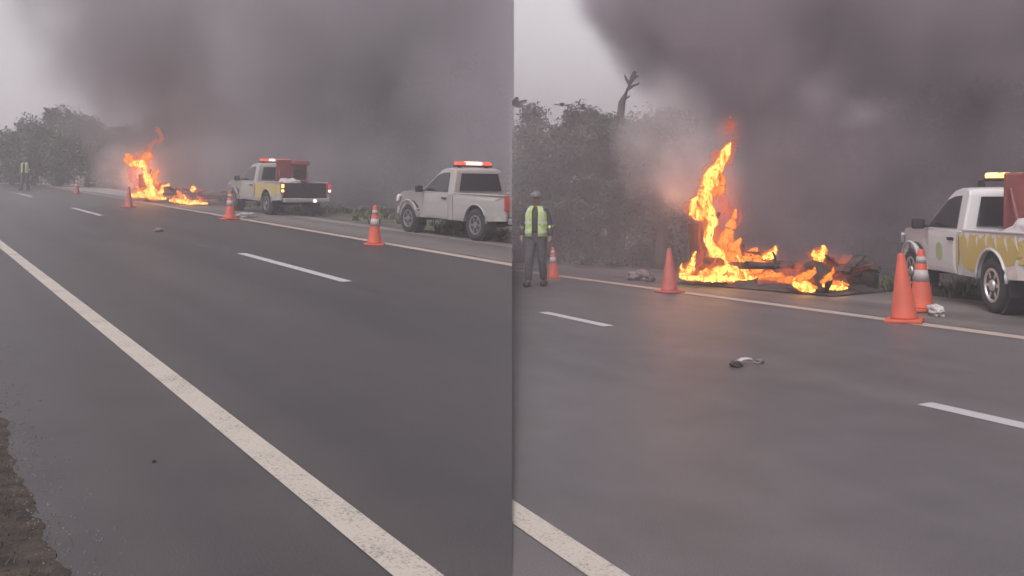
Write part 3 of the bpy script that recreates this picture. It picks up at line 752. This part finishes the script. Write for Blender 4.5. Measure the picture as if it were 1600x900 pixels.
# ------------------------------------------------------------------ burnt wrecks
def wreck(Fr, p_front, p_rear, k, label):
    a = Fr.at(*p_front); b = Fr.at(*p_rear); X = (a - b); Lg = X.length; X.normalize()
    Y = Fr.n.cross(X); M = Matrix((X, Y, Fr.n)).transposed().to_4x4(); M.translation = (a + b) / 2 + Y * -.7
    root = empty('burnt_truck', label, 'burnt truck', M)
    def P(n, bm, m, par=None, sm=False): return mesh(n, bm, m, par or root, M, smooth=sm)
    h = Lg / 2
    for y in (.45, -.45):
        bm = bmesh.new(); tube(bm, [(-h, y, .42 * k), (-h * .4, y, .46 * k), (h * .3, y, .40 * k), (h, y, .38 * k)], [.07, .06, .07, .06], 4); P('chassis_rail', bm, MT['char'])
    for i in range(6):
        x = -h + .2 + i * (Lg - .4) / 5
        P('cross_member', rbox((x, 0, .42 * k), (.08, 1.0, .08), .01, Matrix.Rotation(R(random.uniform(-8, 8)), 3, 'X')), MT['char_red'] if i < 3 else MT['char'])
    for x in (-h * .72, h * .5):
        for y in (.75, -.75):
            bm = bmesh.new(); lathe(bm, [(.17, -.10), (.30, -.09), (.33, 0), (.30, .09), (.17, .10)], 22, 'Y', (x, y, .28))
            for v in bm.verts:
                v.co += Vector((noise.noise(v.co * 6), 0, noise.noise(v.co * 6 + Vector((9, 0, 0))))) * .05
                v.co.z = max(v.co.z, .0)
            P('wheel', bm, MT['char'], sm=True)
        bm = bmesh.new(); tube(bm, [(x, -.75, .30), (x, .75, .30)], [.06, .06], 8); P('axle', bm, MT['char'])
    # cab frame: bent pillars, roof hoop, dashboard, engine block
    cx = h * .45
    for (x, y, lean) in ((cx + .45, .72, -.18),):
        bm = bmesh.new(); tube(bm, [(x, y, .45 * k), (x + lean, y * .98, 1.0 * k), (x + lean * 2.2, y * .85, 1.45 * k)], [.05, .042, .035], 6); P('cab_pillar', bm, MT['char'])
    P('cab_panel', rbox((cx + .62, .70, .85 * k), (.04, .5, .75 * k), .01, Matrix.Rotation(R(10), 3, 'Z')), MT['ash'])
    P('engine_block', rbox((cx + .35, 0, .62 * k), (.5, .55, .4), .06), MT['char'])
    bm = bmesh.new(); bmesh.ops.create_grid(bm, x_segments=26, y_segments=10, size=.5)
    for v in bm.verts:
        v.co = Vector((v.co.x * Lg * .98, v.co.y * 1.9, .02 + .11 * max(0, 1 - (v.co.y * 2) ** 2) * (1 - (2 * v.co.x) ** 8) * (1 + 1.2 * noise.noise(v.co * 9))))
    P('ash_bed', bm, MT['char'])
    for i in range(7):
        x = random.uniform(-h, h * .6); bm = bmesh.new(); box(bm, (x, random.uniform(-.4, .6), .58 * k), (random.uniform(.2, .5), random.uniform(.2, .5), .03), Matrix.Rotation(R(random.uniform(-35, 35)), 3, 'X')); P('buckled_sheet', bm, MT['char_red'] if i % 2 else MT['char'])
    for i, x in enumerate((-h * .18, -h * .74)):
        bm = bmesh.new(); tube(bm, [(x, .5, .42 * k), (x + .03, .48, .62 * k), (x + .1, .45, .70 * k)], [.035, .03, .02], 6); P('stake', bm, MT['char'])
    return root, M, h
wq, MQ, hq = wreck(Q, (1062, 441), (1318, 463), 1.0, 'charred truck chassis burning on the shoulder of the right road')
wl, ML, hl = wreck(L, (205, 313), (318, 322), 1.0, 'charred truck chassis burning on the shoulder of the left road')

# ------------------------------------------------------------------ flames
def flame_mat(name, edge, core, es, ec, alpha=1.0, thr=.25):
    m = bpy.data.materials.new(name); m.use_nodes = True; n = m.node_tree; n.nodes.clear()
    out = n.nodes.new('ShaderNodeOutputMaterial'); lw = n.nodes.new('ShaderNodeLayerWeight'); lw.inputs['Blend'].default_value = .5
    inv = n.nodes.new('ShaderNodeMath'); inv.operation = 'SUBTRACT'; inv.inputs[0].default_value = 1; n.links.new(lw.outputs['Facing'], inv.inputs[1])
    tc = n.nodes.new('ShaderNodeTexCoord'); mp = n.nodes.new('ShaderNodeMapping'); mp.inputs['Scale'].default_value = (1, 1, .45); n.links.new(tc.outputs['Object'], mp.inputs[0])
    nz = n.nodes.new('ShaderNodeTexNoise'); nz.inputs['Scale'].default_value = 7; nz.inputs['Detail'].default_value = 5; nz.inputs['Distortion'].default_value = 1.2; n.links.new(mp.outputs[0], nz.inputs['Vector'])
    ma = n.nodes.new('ShaderNodeMath'); ma.operation = 'MULTIPLY_ADD'; ma.inputs[1].default_value = 2.3; ma.inputs[2].default_value = -1.12; n.links.new(nz.outputs['Fac'], ma.inputs[0])
    ad = n.nodes.new('ShaderNodeMath'); ad.operation = 'ADD'; n.links.new(inv.outputs[0], ad.inputs[0]); n.links.new(ma.outputs[0], ad.inputs[1])
    cr = n.nodes.new('ShaderNodeValToRGB'); e = cr.color_ramp.elements; e[0].position = .15; e[1].position = .75
    e[0].color = (*edge, 1); e[1].color = (*core, 1)
    n3 = n.nodes.new('ShaderNodeTexNoise'); n3.inputs['Scale'].default_value = 11; n3.inputs['Detail'].default_value = 5; n3.inputs['Distortion'].default_value = 1.6; n.links.new(mp.outputs[0], n3.inputs['Vector'])
    m3 = n.nodes.new('ShaderNodeMath'); m3.operation = 'MULTIPLY_ADD'; m3.inputs[1].default_value = 3.4; m3.inputs[2].default_value = -1.75; n.links.new(n3.outputs['Fac'], m3.inputs[0])
    a3 = n.nodes.new('ShaderNodeMath'); a3.operation = 'ADD'; n.links.new(inv.outputs[0], a3.inputs[0]); n.links.new(m3.outputs[0], a3.inputs[1])
    n.links.new(a3.outputs[0], cr.inputs['Fac'])
    st = n.nodes.new('ShaderNodeMapRange'); st.inputs['From Min'].default_value = .3; st.inputs['From Max'].default_value = .95; st.inputs['To Min'].default_value = es; st.inputs['To Max'].default_value = ec; n.links.new(a3.outputs[0], st.inputs['Value'])
    em = n.nodes.new('ShaderNodeEmission'); n.links.new(cr.outputs[0], em.inputs['Color']); st.inputs['To Min'].default_value *= .5; st.inputs['To Max'].default_value *= .5; n.links.new(st.outputs[0], em.inputs['Strength'])
    al = n.nodes.new('ShaderNodeMapRange'); al.interpolation_type = 'SMOOTHSTEP'; al.inputs['From Min'].default_value = thr - .2; al.inputs['From Max'].default_value = thr + .45; al.inputs['To Min'].default_value = 0; al.inputs['To Max'].default_value = alpha; n.links.new(ad.outputs[0], al.inputs['Value'])
    tr = n.nodes.new('ShaderNodeBsdfTransparent'); mx = n.nodes.new('ShaderNodeMixShader')
    n.links.new(al.outputs[0], mx.inputs[0]); n.links.new(tr.outputs[0], mx.inputs[1]); n.links.new(em.outputs[0], mx.inputs[2]); n.links.new(mx.outputs[0], out.inputs['Surface'])
    return m
FM = {'hot': flame_mat('flame_hot', (1, .22, .02), (1, .52, .11), 1.3, 3.6, 1, .15),
      'mid': flame_mat('flame_orange', (1, .10, .012), (1, .30, .05), .9, 1.6, .9, .3),
      'sheath': flame_mat('flame_sheath', (1, .09, .012), (1, .20, .03), .7, 1.1, .42, .55),
      'dim': flame_mat('flame_red', (.9, .07, .03), (1, .20, .10), .5, .8, .36, .45)}
def flame(path, kind, y0, parent, seed, dy=0.0, namp=.35, sheath=False):
    """tongue of fire through (px,py,radius px) points at depth y0"""
    pts = []; rr = []
    n = len(path)
    P3 = [(pos(px, py, y0 + dy), r_ * (y0 + dy) / FPX) for px, py, r_ in path]
    for i in range(n - 1):
        for k in range(9):
            t = k / 9; p0 = P3[max(i - 1, 0)]; p1 = P3[i]; p2 = P3[i + 1]; p3 = P3[min(i + 2, n - 1)]
            f = lambda a, b, c, d: .5 * ((2 * b) + (c - a) * t + (2 * a - 5 * b + 4 * c - d) * t * t + (3 * b - a - 3 * c + d) * t ** 3)
            pts.append(f(p0[0], p1[0], p2[0], p3[0])); rr.append(max(.002, f(p0[1], p1[1], p2[1], p3[1])))
    pts.append(P3[-1][0]); rr.append(P3[-1][1] * .4)
    mr = max(rr); bm = bmesh.new(); rings = tube(bm, pts, rr, 20)
    c0 = pts[0].copy()
    for ring, p, r_ in zip(rings, pts, rr):
        for v in ring:
            q = v.co * (1.1 / mr); q.z *= .6; q += Vector((seed * 7.3, 0, 0))
            d = noise.noise(q) + .55 * noise.noise(q * 2.3); v.co += (v.co - p).normalized() * r_ * d * namp * 2
            v.co.x += r_ * .5 * noise.noise(Vector((seed, v.co.z * 3 / mr * .3, 1)))
    M = Matrix.Translation(c0); bm.transform(M.inverted())
    o = mesh('flame', bm, FM[kind], parent, M, smooth=True)
    if kind == 'hot' and not sheath:
        flame([(px - r_ * .1, py - r_ * .5, r_ * 1.75 + .8) for px, py, r_ in path], 'sheath', y0, parent, seed + .37, dy + .06, namp, True)
    return o
def crop(ox, oy, k): return lambda pts: [(ox + x / k, oy + y / k, r_ / k) for x, y, r_ in pts]
# right fire
cq = crop(980, 160, 2.647)
fq = empty('fire', 'tall yellow flames leaping from the burnt truck on the right road', 'fire', Matrix.Translation(MQ.translation))
YQ = Q.at(1110, 446).y; YQ2 = Q.at(1300, 460).y
bpy.context.view_layer.update()
F_ = lambda p, k, s, dy=0, y=None, na=.22: flame(cq(p), k, y or YQ, fq, s, dy, na)
F_([(540, 728, 8), (500, 722, 22), (440, 705, 38), (390, 670, 36), (350, 605, 22), (338, 555, 18), (350, 495, 24), (325, 440, 24), (318, 385, 28), (338, 340, 34), (360, 285, 24), (395, 235, 24), (418, 190, 14), (428, 165, 3)], 'hot', 1)
F_([(325, 460, 18), (300, 462, 24), (275, 445, 22), (272, 415, 12), (290, 395, 8), (312, 370, 6)], 'hot', 2, .05)
F_([(350, 380, 12), (380, 365, 16), (395, 320, 12), (385, 290, 5)], 'mid', 3, -.1)
F_([(420, 680, 40), (410, 600, 34), (420, 540, 26), (440, 480, 14), (450, 440, 4)], 'mid', 4, .35)
F_([(470, 700, 30), (440, 640, 28), (455, 590, 16), (470, 560, 4)], 'mid', 5, .2)
F_([(215, 715, 8), (250, 708, 18), (265, 680, 14), (275, 640, 8), (285, 615, 3)], 'hot', 6, -.1)
F_([(295, 712, 10), (330, 706, 18), (355, 712, 8)], 'hot', 7, -.15)
F_([(300, 680, 10), (310, 630, 8), (300, 575, 7), (300, 520, 5), (298, 480, 2)], 'dim', 8, 0)
F_([(530, 715, 20), (545, 660, 26), (575, 635, 22), (605, 620, 16), (618, 595, 4)], 'mid', 9, .1)
F_([(560, 645, 8), (590, 635, 14), (610, 615, 10), (612, 592, 3)], 'hot', 10, -.05)
F_([(480, 690, 24), (490, 650, 20), (520, 620, 18), (540, 600, 6)], 'mid', 11, .2)
F_([(682, 750, 6), (710, 756, 18), (760, 768, 20), (792, 780, 5)], 'hot', 12, 0, YQ2)
F_([(808, 755, 5), (835, 765, 13), (880, 768, 10), (912, 765, 4)], 'hot', 13, 0, YQ2)
F_([(800, 665, 8), (798, 640, 22), (808, 615, 16), (812, 590, 5)], 'hot', 14, 0, YQ2)
F_([(790, 640, 10), (770, 628, 8), (775, 610, 3)], 'hot', 15, -.05, YQ2)
F_([(780, 725, 10), (800, 690, 16), (825, 640, 10), (825, 600, 4)], 'dim', 16, .1, YQ2)
F_([(640, 700, 26), (700, 700, 34), (740, 690, 20)], 'dim', 17, .2, YQ2)
F_([(540, 725, 18), (600, 722, 24), (660, 735, 18), (700, 745, 8)], 'mid', 24, -.3)
F_([(225, 725, 6), (290, 728, 12), (380, 726, 16), (450, 730, 12)], 'hot', 26, -.45)
F_([(340, 720, 14), (370, 700, 20), (400, 690, 16), (420, 670, 5)], 'hot', 27, -.4)
F_([(700, 735, 12), (740, 715, 18), (770, 700, 14), (775, 680, 4)], 'mid', 28, -.35, YQ2)
F_([(800, 745, 10), (830, 725, 14), (850, 700, 8), (852, 680, 3)], 'mid', 29, -.35, YQ2)
F_([(620, 735, 10), (680, 735, 14), (760, 742, 14), (860, 748, 12), (920, 755, 4)], 'mid', 25, .15, YQ2)
F_([(540, 740, 12), (620, 735, 15), (690, 742, 13), (780, 738, 12), (880, 745, 10)], 'dim', 18, .1, YQ2)
F_([(410, 130, 6), (425, 110, 16), (432, 80, 12), (425, 55, 4)], 'dim', 19)
F_([(425, 210, 18), (440, 180, 18), (445, 150, 8)], 'dim', 20, .1)
F_([(455, 510, 8), (466, 480, 12), (468, 450, 9), (465, 430, 3)], 'dim', 21)
F_([(420, 470, 26), (400, 420, 24), (395, 370, 14)], 'dim', 22, .3)
F_([(280, 700, 26), (300, 650, 22), (310, 610, 8)], 'dim', 23, .2)
# left fire
cl = crop(0, 150, 4)
fl_ = empty('fire', 'smaller ragged orange flames on the burnt truck of the left road', 'fire', Matrix.Translation(ML.translation))
YL = L.at(240, 316).y; YL2 = L.at(300, 321).y
G_ = lambda p, k, s, dy=0, y=None, na=.34: flame(cl(p), k, y or YL, fl_, s, dy, na)
G_([(1040, 640, 8), (985, 632, 22), (945, 605, 30), (930, 550, 24), (915, 495, 18), (905, 450, 20), (870, 420, 26), (835, 425, 20), (805, 430, 6)], 'hot', 31)
G_([(890, 440, 24), (900, 400, 28), (925, 375, 26), (940, 350, 10)], 'mid', 32, .2)
G_([(860, 440, 24), (820, 410, 30), (800, 380, 24), (780, 360, 6)], 'mid', 33, .2)
G_([(960, 560, 26), (965, 500, 24), (985, 470, 12), (990, 455, 4)], 'mid', 34, .3)
G_([(820, 625, 8), (850, 620, 16), (895, 612, 18), (930, 622, 8)], 'hot', 35, -.1)
G_([(860, 620, 16), (868, 590, 10), (870, 565, 3)], 'mid', 36)
G_([(990, 620, 18), (1010, 595, 14), (1020, 565, 10), (1050, 560, 8), (1055, 545, 3)], 'hot', 37)
G_([(1060, 650, 8), (1120, 655, 16), (1170, 662, 17), (1230, 668, 12), (1300, 672, 4)], 'hot', 38, 0, YL2)
G_([(1150, 640, 16), (1120, 610, 16), (1108, 590, 5)], 'mid', 39, 0, YL2)
G_([(1200, 600, 8), (1208, 582, 18), (1212, 560, 5)], 'hot', 40, 0, YL2)
G_([(1180, 640, 30), (1240, 640, 28), (1280, 655, 10)], 'dim', 41, .2, YL2)
G_([(930, 360, 20), (938, 315, 20), (960, 290, 12), (985, 270, 8)], 'dim', 42)
G_([(985, 300, 10), (1010, 265, 16), (1000, 235, 14), (985, 215, 18), (975, 195, 6)], 'dim', 43)
G_([(860, 560, 24), (830, 500, 26), (810, 440, 20)], 'dim', 44, .3)
rf = random.Random(11)
def licks(crop_, spans, y0, parent, n, hgt, r0, seed):
    for i in range(n):
        (xa, ya), (xb, yb) = rf.choice(spans); t = rf.random(); x = xa + (xb - xa) * t; y = ya + (yb - ya) * t
        h = hgt * rf.uniform(.35, 1.1); w = rf.uniform(-.35, .35) * h; r_ = r0 * rf.uniform(.5, 1.1)
        flame(crop_([(x, y + 4, r_), (x + w * .2, y - h * .35, r_ * .9), (x + w * .2 - r_ * .6, y - h * .65, r_ * .55), (x + w, y - h, r_ * .12)]), rf.choice(('hot', 'mid', 'mid')), y0, parent, seed + i, rf.uniform(-.25, .35), .5)
licks(cq, [((225, 722), (530, 728)), ((380, 700), (530, 715))], YQ, fq, 12, 85, 10, 60)
licks(cq, [((690, 755), (790, 770)), ((810, 760), (890, 765))], YQ2, fq, 5, 34, 7, 80)
licks(cl, [((835, 625), (1040, 632))], YL, fl_, 8, 60, 10, 90)
licks(cl, [((1070, 655), (1280, 665))], YL2, fl_, 6, 45, 8, 110)
# the light that the flames give off
for nm, p, e, rad_ in (('fire_glow', pos(1085, 320, YQ), 26, .5), ('fire_glow', pos(210, 270, YL), 100, .8)):
    ld = bpy.data.lights.new(nm, 'POINT'); ld.energy = e; ld.color = (1, .33, .12); ld.shadow_soft_size = rad_
    lo = bpy.data.objects.new(nm, ld); COL.objects.link(lo); lo.location = p + Vector((-.2, 1.5, 0))

# ------------------------------------------------------------------ smoke and haze
class X_:
    """tiny expression builder for geometry nodes fields"""
    def __init__(s, ng, sock): s.g = ng; s.s = sock
    def op(s, o, b=None, c=None, rev=False):
        n = s.g.nodes.new('ShaderNodeMath'); n.operation = o; a = s
        if rev: a, b = b, s
        for i, v in enumerate((a, b, c)):
            if v is None: continue
            if isinstance(v, X_): s.g.links.new(v.s, n.inputs[i])
            else: n.inputs[i].default_value = float(v)
        return X_(s.g, n.outputs[0])
    def __add__(s, b): return s.op('ADD', b)
    def __radd__(s, b): return s.op('ADD', b)
    def __sub__(s, b): return s.op('SUBTRACT', b)
    def __rsub__(s, b): return s.op('SUBTRACT', b, rev=True)
    def __mul__(s, b): return s.op('MULTIPLY', b)
    def __rmul__(s, b): return s.op('MULTIPLY', b)
    def __truediv__(s, b): return s.op('DIVIDE', b)
    def sstep(s, a, b):
        n = s.g.nodes.new('ShaderNodeMapRange'); n.interpolation_type = 'SMOOTHSTEP'; n.inputs['From Min'].default_value = a; n.inputs['From Max'].default_value = b
        s.g.links.new(s.s, n.inputs['Value']); return X_(s.g, n.outputs['Result'])
    def max(s, b): return s.op('MAXIMUM', b)
    def min(s, b): return s.op('MINIMUM', b)
    def curve(s, pts, vals=None):               # piecewise linear function of s
        r_ = None
        for (a, va), (b, vb) in zip(pts, pts[1:]):
            t = ((s - a) / (b - a)).max(0).min(1) * (vb - va)
            r_ = t if r_ is None else r_ + t
        return r_ + pts[0][1]
def smoke_volume(name, mn, mx, res, build, m, label):
    ng = bpy.data.node_groups.new(name, 'GeometryNodeTree')
    ng.interface.new_socket('Geometry', in_out='INPUT', socket_type='NodeSocketGeometry'); ng.interface.new_socket('Geometry', in_out='OUTPUT', socket_type='NodeSocketGeometry')
    out = ng.nodes.new('NodeGroupOutput'); vc = ng.nodes.new('GeometryNodeVolumeCube'); ps = ng.nodes.new('GeometryNodeInputPosition'); sx = ng.nodes.new('ShaderNodeSeparateXYZ')
    ng.links.new(ps.outputs[0], sx.inputs[0])
    x, y, z = (X_(ng, sx.outputs[i]) for i in range(3))
    def nz(scale, det=4, sc=(1, 1, 1), off=(0, 0, 0)):
        vm = ng.nodes.new('ShaderNodeVectorMath'); vm.operation = 'MULTIPLY_ADD'; vm.inputs[1].default_value = sc; vm.inputs[2].default_value = off; ng.links.new(ps.outputs[0], vm.inputs[0])
        t = ng.nodes.new('ShaderNodeTexNoise'); t.inputs['Scale'].default_value = scale; t.inputs['Detail'].default_value = det; ng.links.new(vm.outputs[0], t.inputs['Vector']); return X_(ng, t.outputs[0])
    d = build(x, y, z, nz)
    ng.links.new(d.s, vc.inputs['Density']); vc.inputs['Min'].default_value = mn; vc.inputs['Max'].default_value = mx
    for k, v in zip(('Resolution X', 'Resolution Y', 'Resolution Z'), res): vc.inputs[k].default_value = v
    sm = ng.nodes.new('GeometryNodeSetMaterial'); sm.inputs['Material'].default_value = m
    ng.links.new(vc.outputs[0], sm.inputs['Geometry']); ng.links.new(sm.outputs[0], out.inputs[0])
    vd = bpy.data.volumes.new(name); vd.materials.append(m); o = bpy.data.objects.new(name, vd); COL.objects.link(o)
    md = o.modifiers.new('smoke', 'NODES'); md.node_group = ng
    setp(o, label, 'smoke', None, 'stuff'); return o
def smoke_mat(name, col, dens, aniso=.0):
    m = bpy.data.materials.new(name); m.use_nodes = True; n = m.node_tree; n.nodes.clear()
    o = n.nodes.new('ShaderNodeOutputMaterial'); v = n.nodes.new('ShaderNodeVolumePrincipled'); v.inputs['Color'].default_value = (*col, 1); v.inputs['Density'].default_value = dens; v.inputs['Anisotropy'].default_value = aniso
    n.links.new(v.outputs[0], o.inputs['Volume']); return m
sm_l = smoke_mat('smoke_grey', (.61, .575, .61), 1.0); sm_r = smoke_mat('smoke_brown_grey', (.56, .50, .545), 1.0)
Z = CAMH
def ell(x, y, z, c, r_):                        # soft blob, 1 in the middle, 0 outside
    a = (x - c[0]) / r_[0]; b = (y - c[1]) / r_[1]; d = (z - c[2]) / r_[2]
    return (1 - (a * a + b * b + d * d)).max(0)
def left_smoke(x, y, z, nz):
    n1 = nz(.16, 5); n2 = nz(.5, 4, off=(7, 3, 1))
    wob = (n1 - .5) * 5 + (n2 - .5) * 1.6
    # slanted left face of the plume (x where it starts, by height), measured at its own distance
    edge = z.curve([(-1, -16.9), (Z + .2, -18.6), (Z + 1.6, -20.4), (Z + 3.6, -22.2), (Z + 6.6, -23.5), (Z + 12, -25)])
    soft = z.curve([(0, .8), (Z + 8, 1.3)])
    a = ((x - edge + wob * .5) / soft).max(0).min(1.0)
    # front face: close to the fire low down on the left, drifting towards the camera higher up and to the right
    fr = x.curve([(-22, 41.5), (-16, 41), (-11, 38), (-5, 34), (0, 30)]) - (z - Z).max(0) * .5
    b = ((y - fr + wob) / 5.0).max(0).min(1)
    c = ((62 - y) / 4).max(0).min(1); top = ((16 - z) / 4).max(0).min(1)
    body = a * a * b * c * top * (n1 * 2.8 + n2 * .9 - 1.35).max(.06) * .75
    low = ell(x, y, z, (-8, 35.5, Z + .4), (8, 4.5, 2.2)) * (n2 - .35).max(0) * .35
    veil = ((y - 26) / 6).max(0).min(1) * ((6 - z) / 3).max(0).min(1) * (n1 * .5 + n2 * .5) * ((x + 18) / 5).max(0).min(1) * .012
    return body + low + veil
def right_smoke(x, y, z, nz):
    n1 = nz(.35, 5, off=(4, 0, 0)); n2 = nz(1.1, 4, off=(7, 3, 1))
    wob = (n1 - .5) * 2.2 + (n2 - .5) * .8
    edge = z.curve([(-2, 4.6), (Z - .9, 4.2), (Z + .3, 4.3), (Z + 1.7, 4.5), (Z + 2.6, 4.0), (Z + 3.5, 3.1), (Z + 4.4, 2.5), (Z + 7, 1.2)])
    a = ((x - edge + wob * .55) / .9).max(0).min(1)
    fr = x.curve([(3, 20.3), (5.5, 18.8), (9, 17.6), (16, 16.5)]) - (z - Z).max(0) * .35
    b = ((y - fr + wob * .6) / 2.2).max(0).min(1); c = ((30 - y) / 2).max(0).min(1); top = ((9 - z) / 2).max(0).min(1)
    body = a * a * b * c * top * (n1 * 2.8 + n2 * .9 - 1.35).max(.06) * 1.5
    veil = ((y - 15) / 3).max(0).min(1) * ((5.5 - z) / 3).max(0).min(1) * (n1 * .6 + n2 * .6) * .085
    return body + veil
smoke_volume('smoke', (-30, 24, -2), (-.0005, 64, 17), (300, 90, 66), left_smoke, sm_l, 'huge grey plume of smoke rising from the left fire and drifting over the pickups')
smoke_volume('smoke', (.0005, 14, -3), (19, 31, 10), (150, 80, 80), right_smoke, sm_r, 'dark brown grey plume of smoke rising from the right fire')
def left_pale(x, y, z, nz):
    n = nz(.9, 5, off=(3, 3, 0)); k = (n * 2.2 - .6).max(0)
    return ell(x + (n - .5) * 1.5, y, z, (-18.3, 42, Z + .8), (1.5, 1.5, 1.35)) * k * .8 + ell(x + (n - .5) * 1.2, y, z, (-17.0, 41.5, Z + .3), (1.2, 1.4, 1.0)) * k * .8
def right_pale(x, y, z, nz):
    n = nz(1.3, 5, off=(3, 3, 0)); k = (n * 2.2 - .6).max(0)
    return ell(x + (n - .5) * 1.2, y, z, (3.55, 20.2, Z + .95), (1.35, 1.3, 1.9)) * k * 1.1 + ell(x + (n - .5) * .9, y, z, (4.2, 19.9, Z + .35), (1.1, 1.2, 1.2)) * k * 1.2 + ell(x + (n - .5) * 1.6, y, z + (n - .5) * .9, (6.55, 16.6, Z + 1.45), (.55, .6, .36)) * n * .38 + ell(x, y, z, (5.8, 16.9, Z + 1.75), (.6, .7, .55)) * n * .28
def glow_mat(name, k):
    m = smoke_mat(name, (.5, .3, .25), .02); n = m.node_tree; v = [q for q in n.nodes if q.type == 'PRINCIPLED_VOLUME'][0]
    at = n.nodes.new('ShaderNodeAttribute'); at.attribute_name = 'density'; mu = n.nodes.new('ShaderNodeMath'); mu.operation = 'MULTIPLY'; mu.inputs[1].default_value = k
    n.links.new(at.outputs['Fac'], mu.inputs[0]); n.links.new(mu.outputs[0], v.inputs['Emission Strength']); v.inputs['Emission Color'].default_value = (1, .17, .06, 1); return m
def glow_field(spots):
    def f(x, y, z, nz):
        n = nz(1.6, 4, off=(1, 0, 0)); tot = None
        for c, r_, k in spots:
            e = ell(x, y, z, c, r_); e = e * e * (n * 2.0 - .3).max(0) * k; tot = e if tot is None else tot + e
        return tot
    return f
def glow(name, spots, k, label):  # soft red halo of the flames, imitated by an added glowing volume
    c = [s_[0] for s_ in spots]; r_ = [s_[1] for s_ in spots]
    mn = tuple(min(a[i] - b[i] for a, b in zip(c, r_)) for i in range(3)); mx = tuple(max(a[i] + b[i] for a, b in zip(c, r_)) for i in range(3))
    smoke_volume(name, mn, mx, (48, 40, 60), glow_field(spots), glow_mat(name, k), label)
gp = lambda px, py, y: tuple(pos(px, py, y))
glow('fire_halo', [(gp(1120, 330, YQ + .25), (.75, .6, 1.5), 1.0), (gp(1160, 415, YQ + .2), (1.3, .6, .55), .9), (gp(1285, 425, YQ2 + .2), (.7, .5, .55), .9), (gp(1140, 205, YQ + .3), (.4, .4, .5), .6)], .60, 'red firelight halo added round the tall right flames')
glow('fire_halo', [(gp(225, 270, YL + .3), (1.3, .9, 1.6), 1.0), (gp(255, 305, YL + .2), (2.2, .8, .7), .7), (gp(300, 310, YL2 + .2), (1.4, .8, .6), .6)], .34, 'red firelight halo added round the smaller left flames')
pale = smoke_mat('smoke_pale', (.90, .85, .87), 1.0)
smoke_volume('pale_smoke', (-22, 38, 0), (-15, 46, 5), (50, 50, 40), left_pale, pale, 'pale pinkish puff of smoke left of the left fire')
smoke_volume('pale_smoke', (1.5, 15.2, -2), (8, 23, 5.5), (90, 90, 90), right_pale, pale, 'pale puff of smoke glowing pink left of the tall right flame')
hz = bmesh.new(); box(hz, (0, 95, 9.5), (260, 240, 31))
o = mesh('haze', hz, smoke_mat('haze_air', (.90, .86, .90), .0048)); o['kind'] = 'stuff'
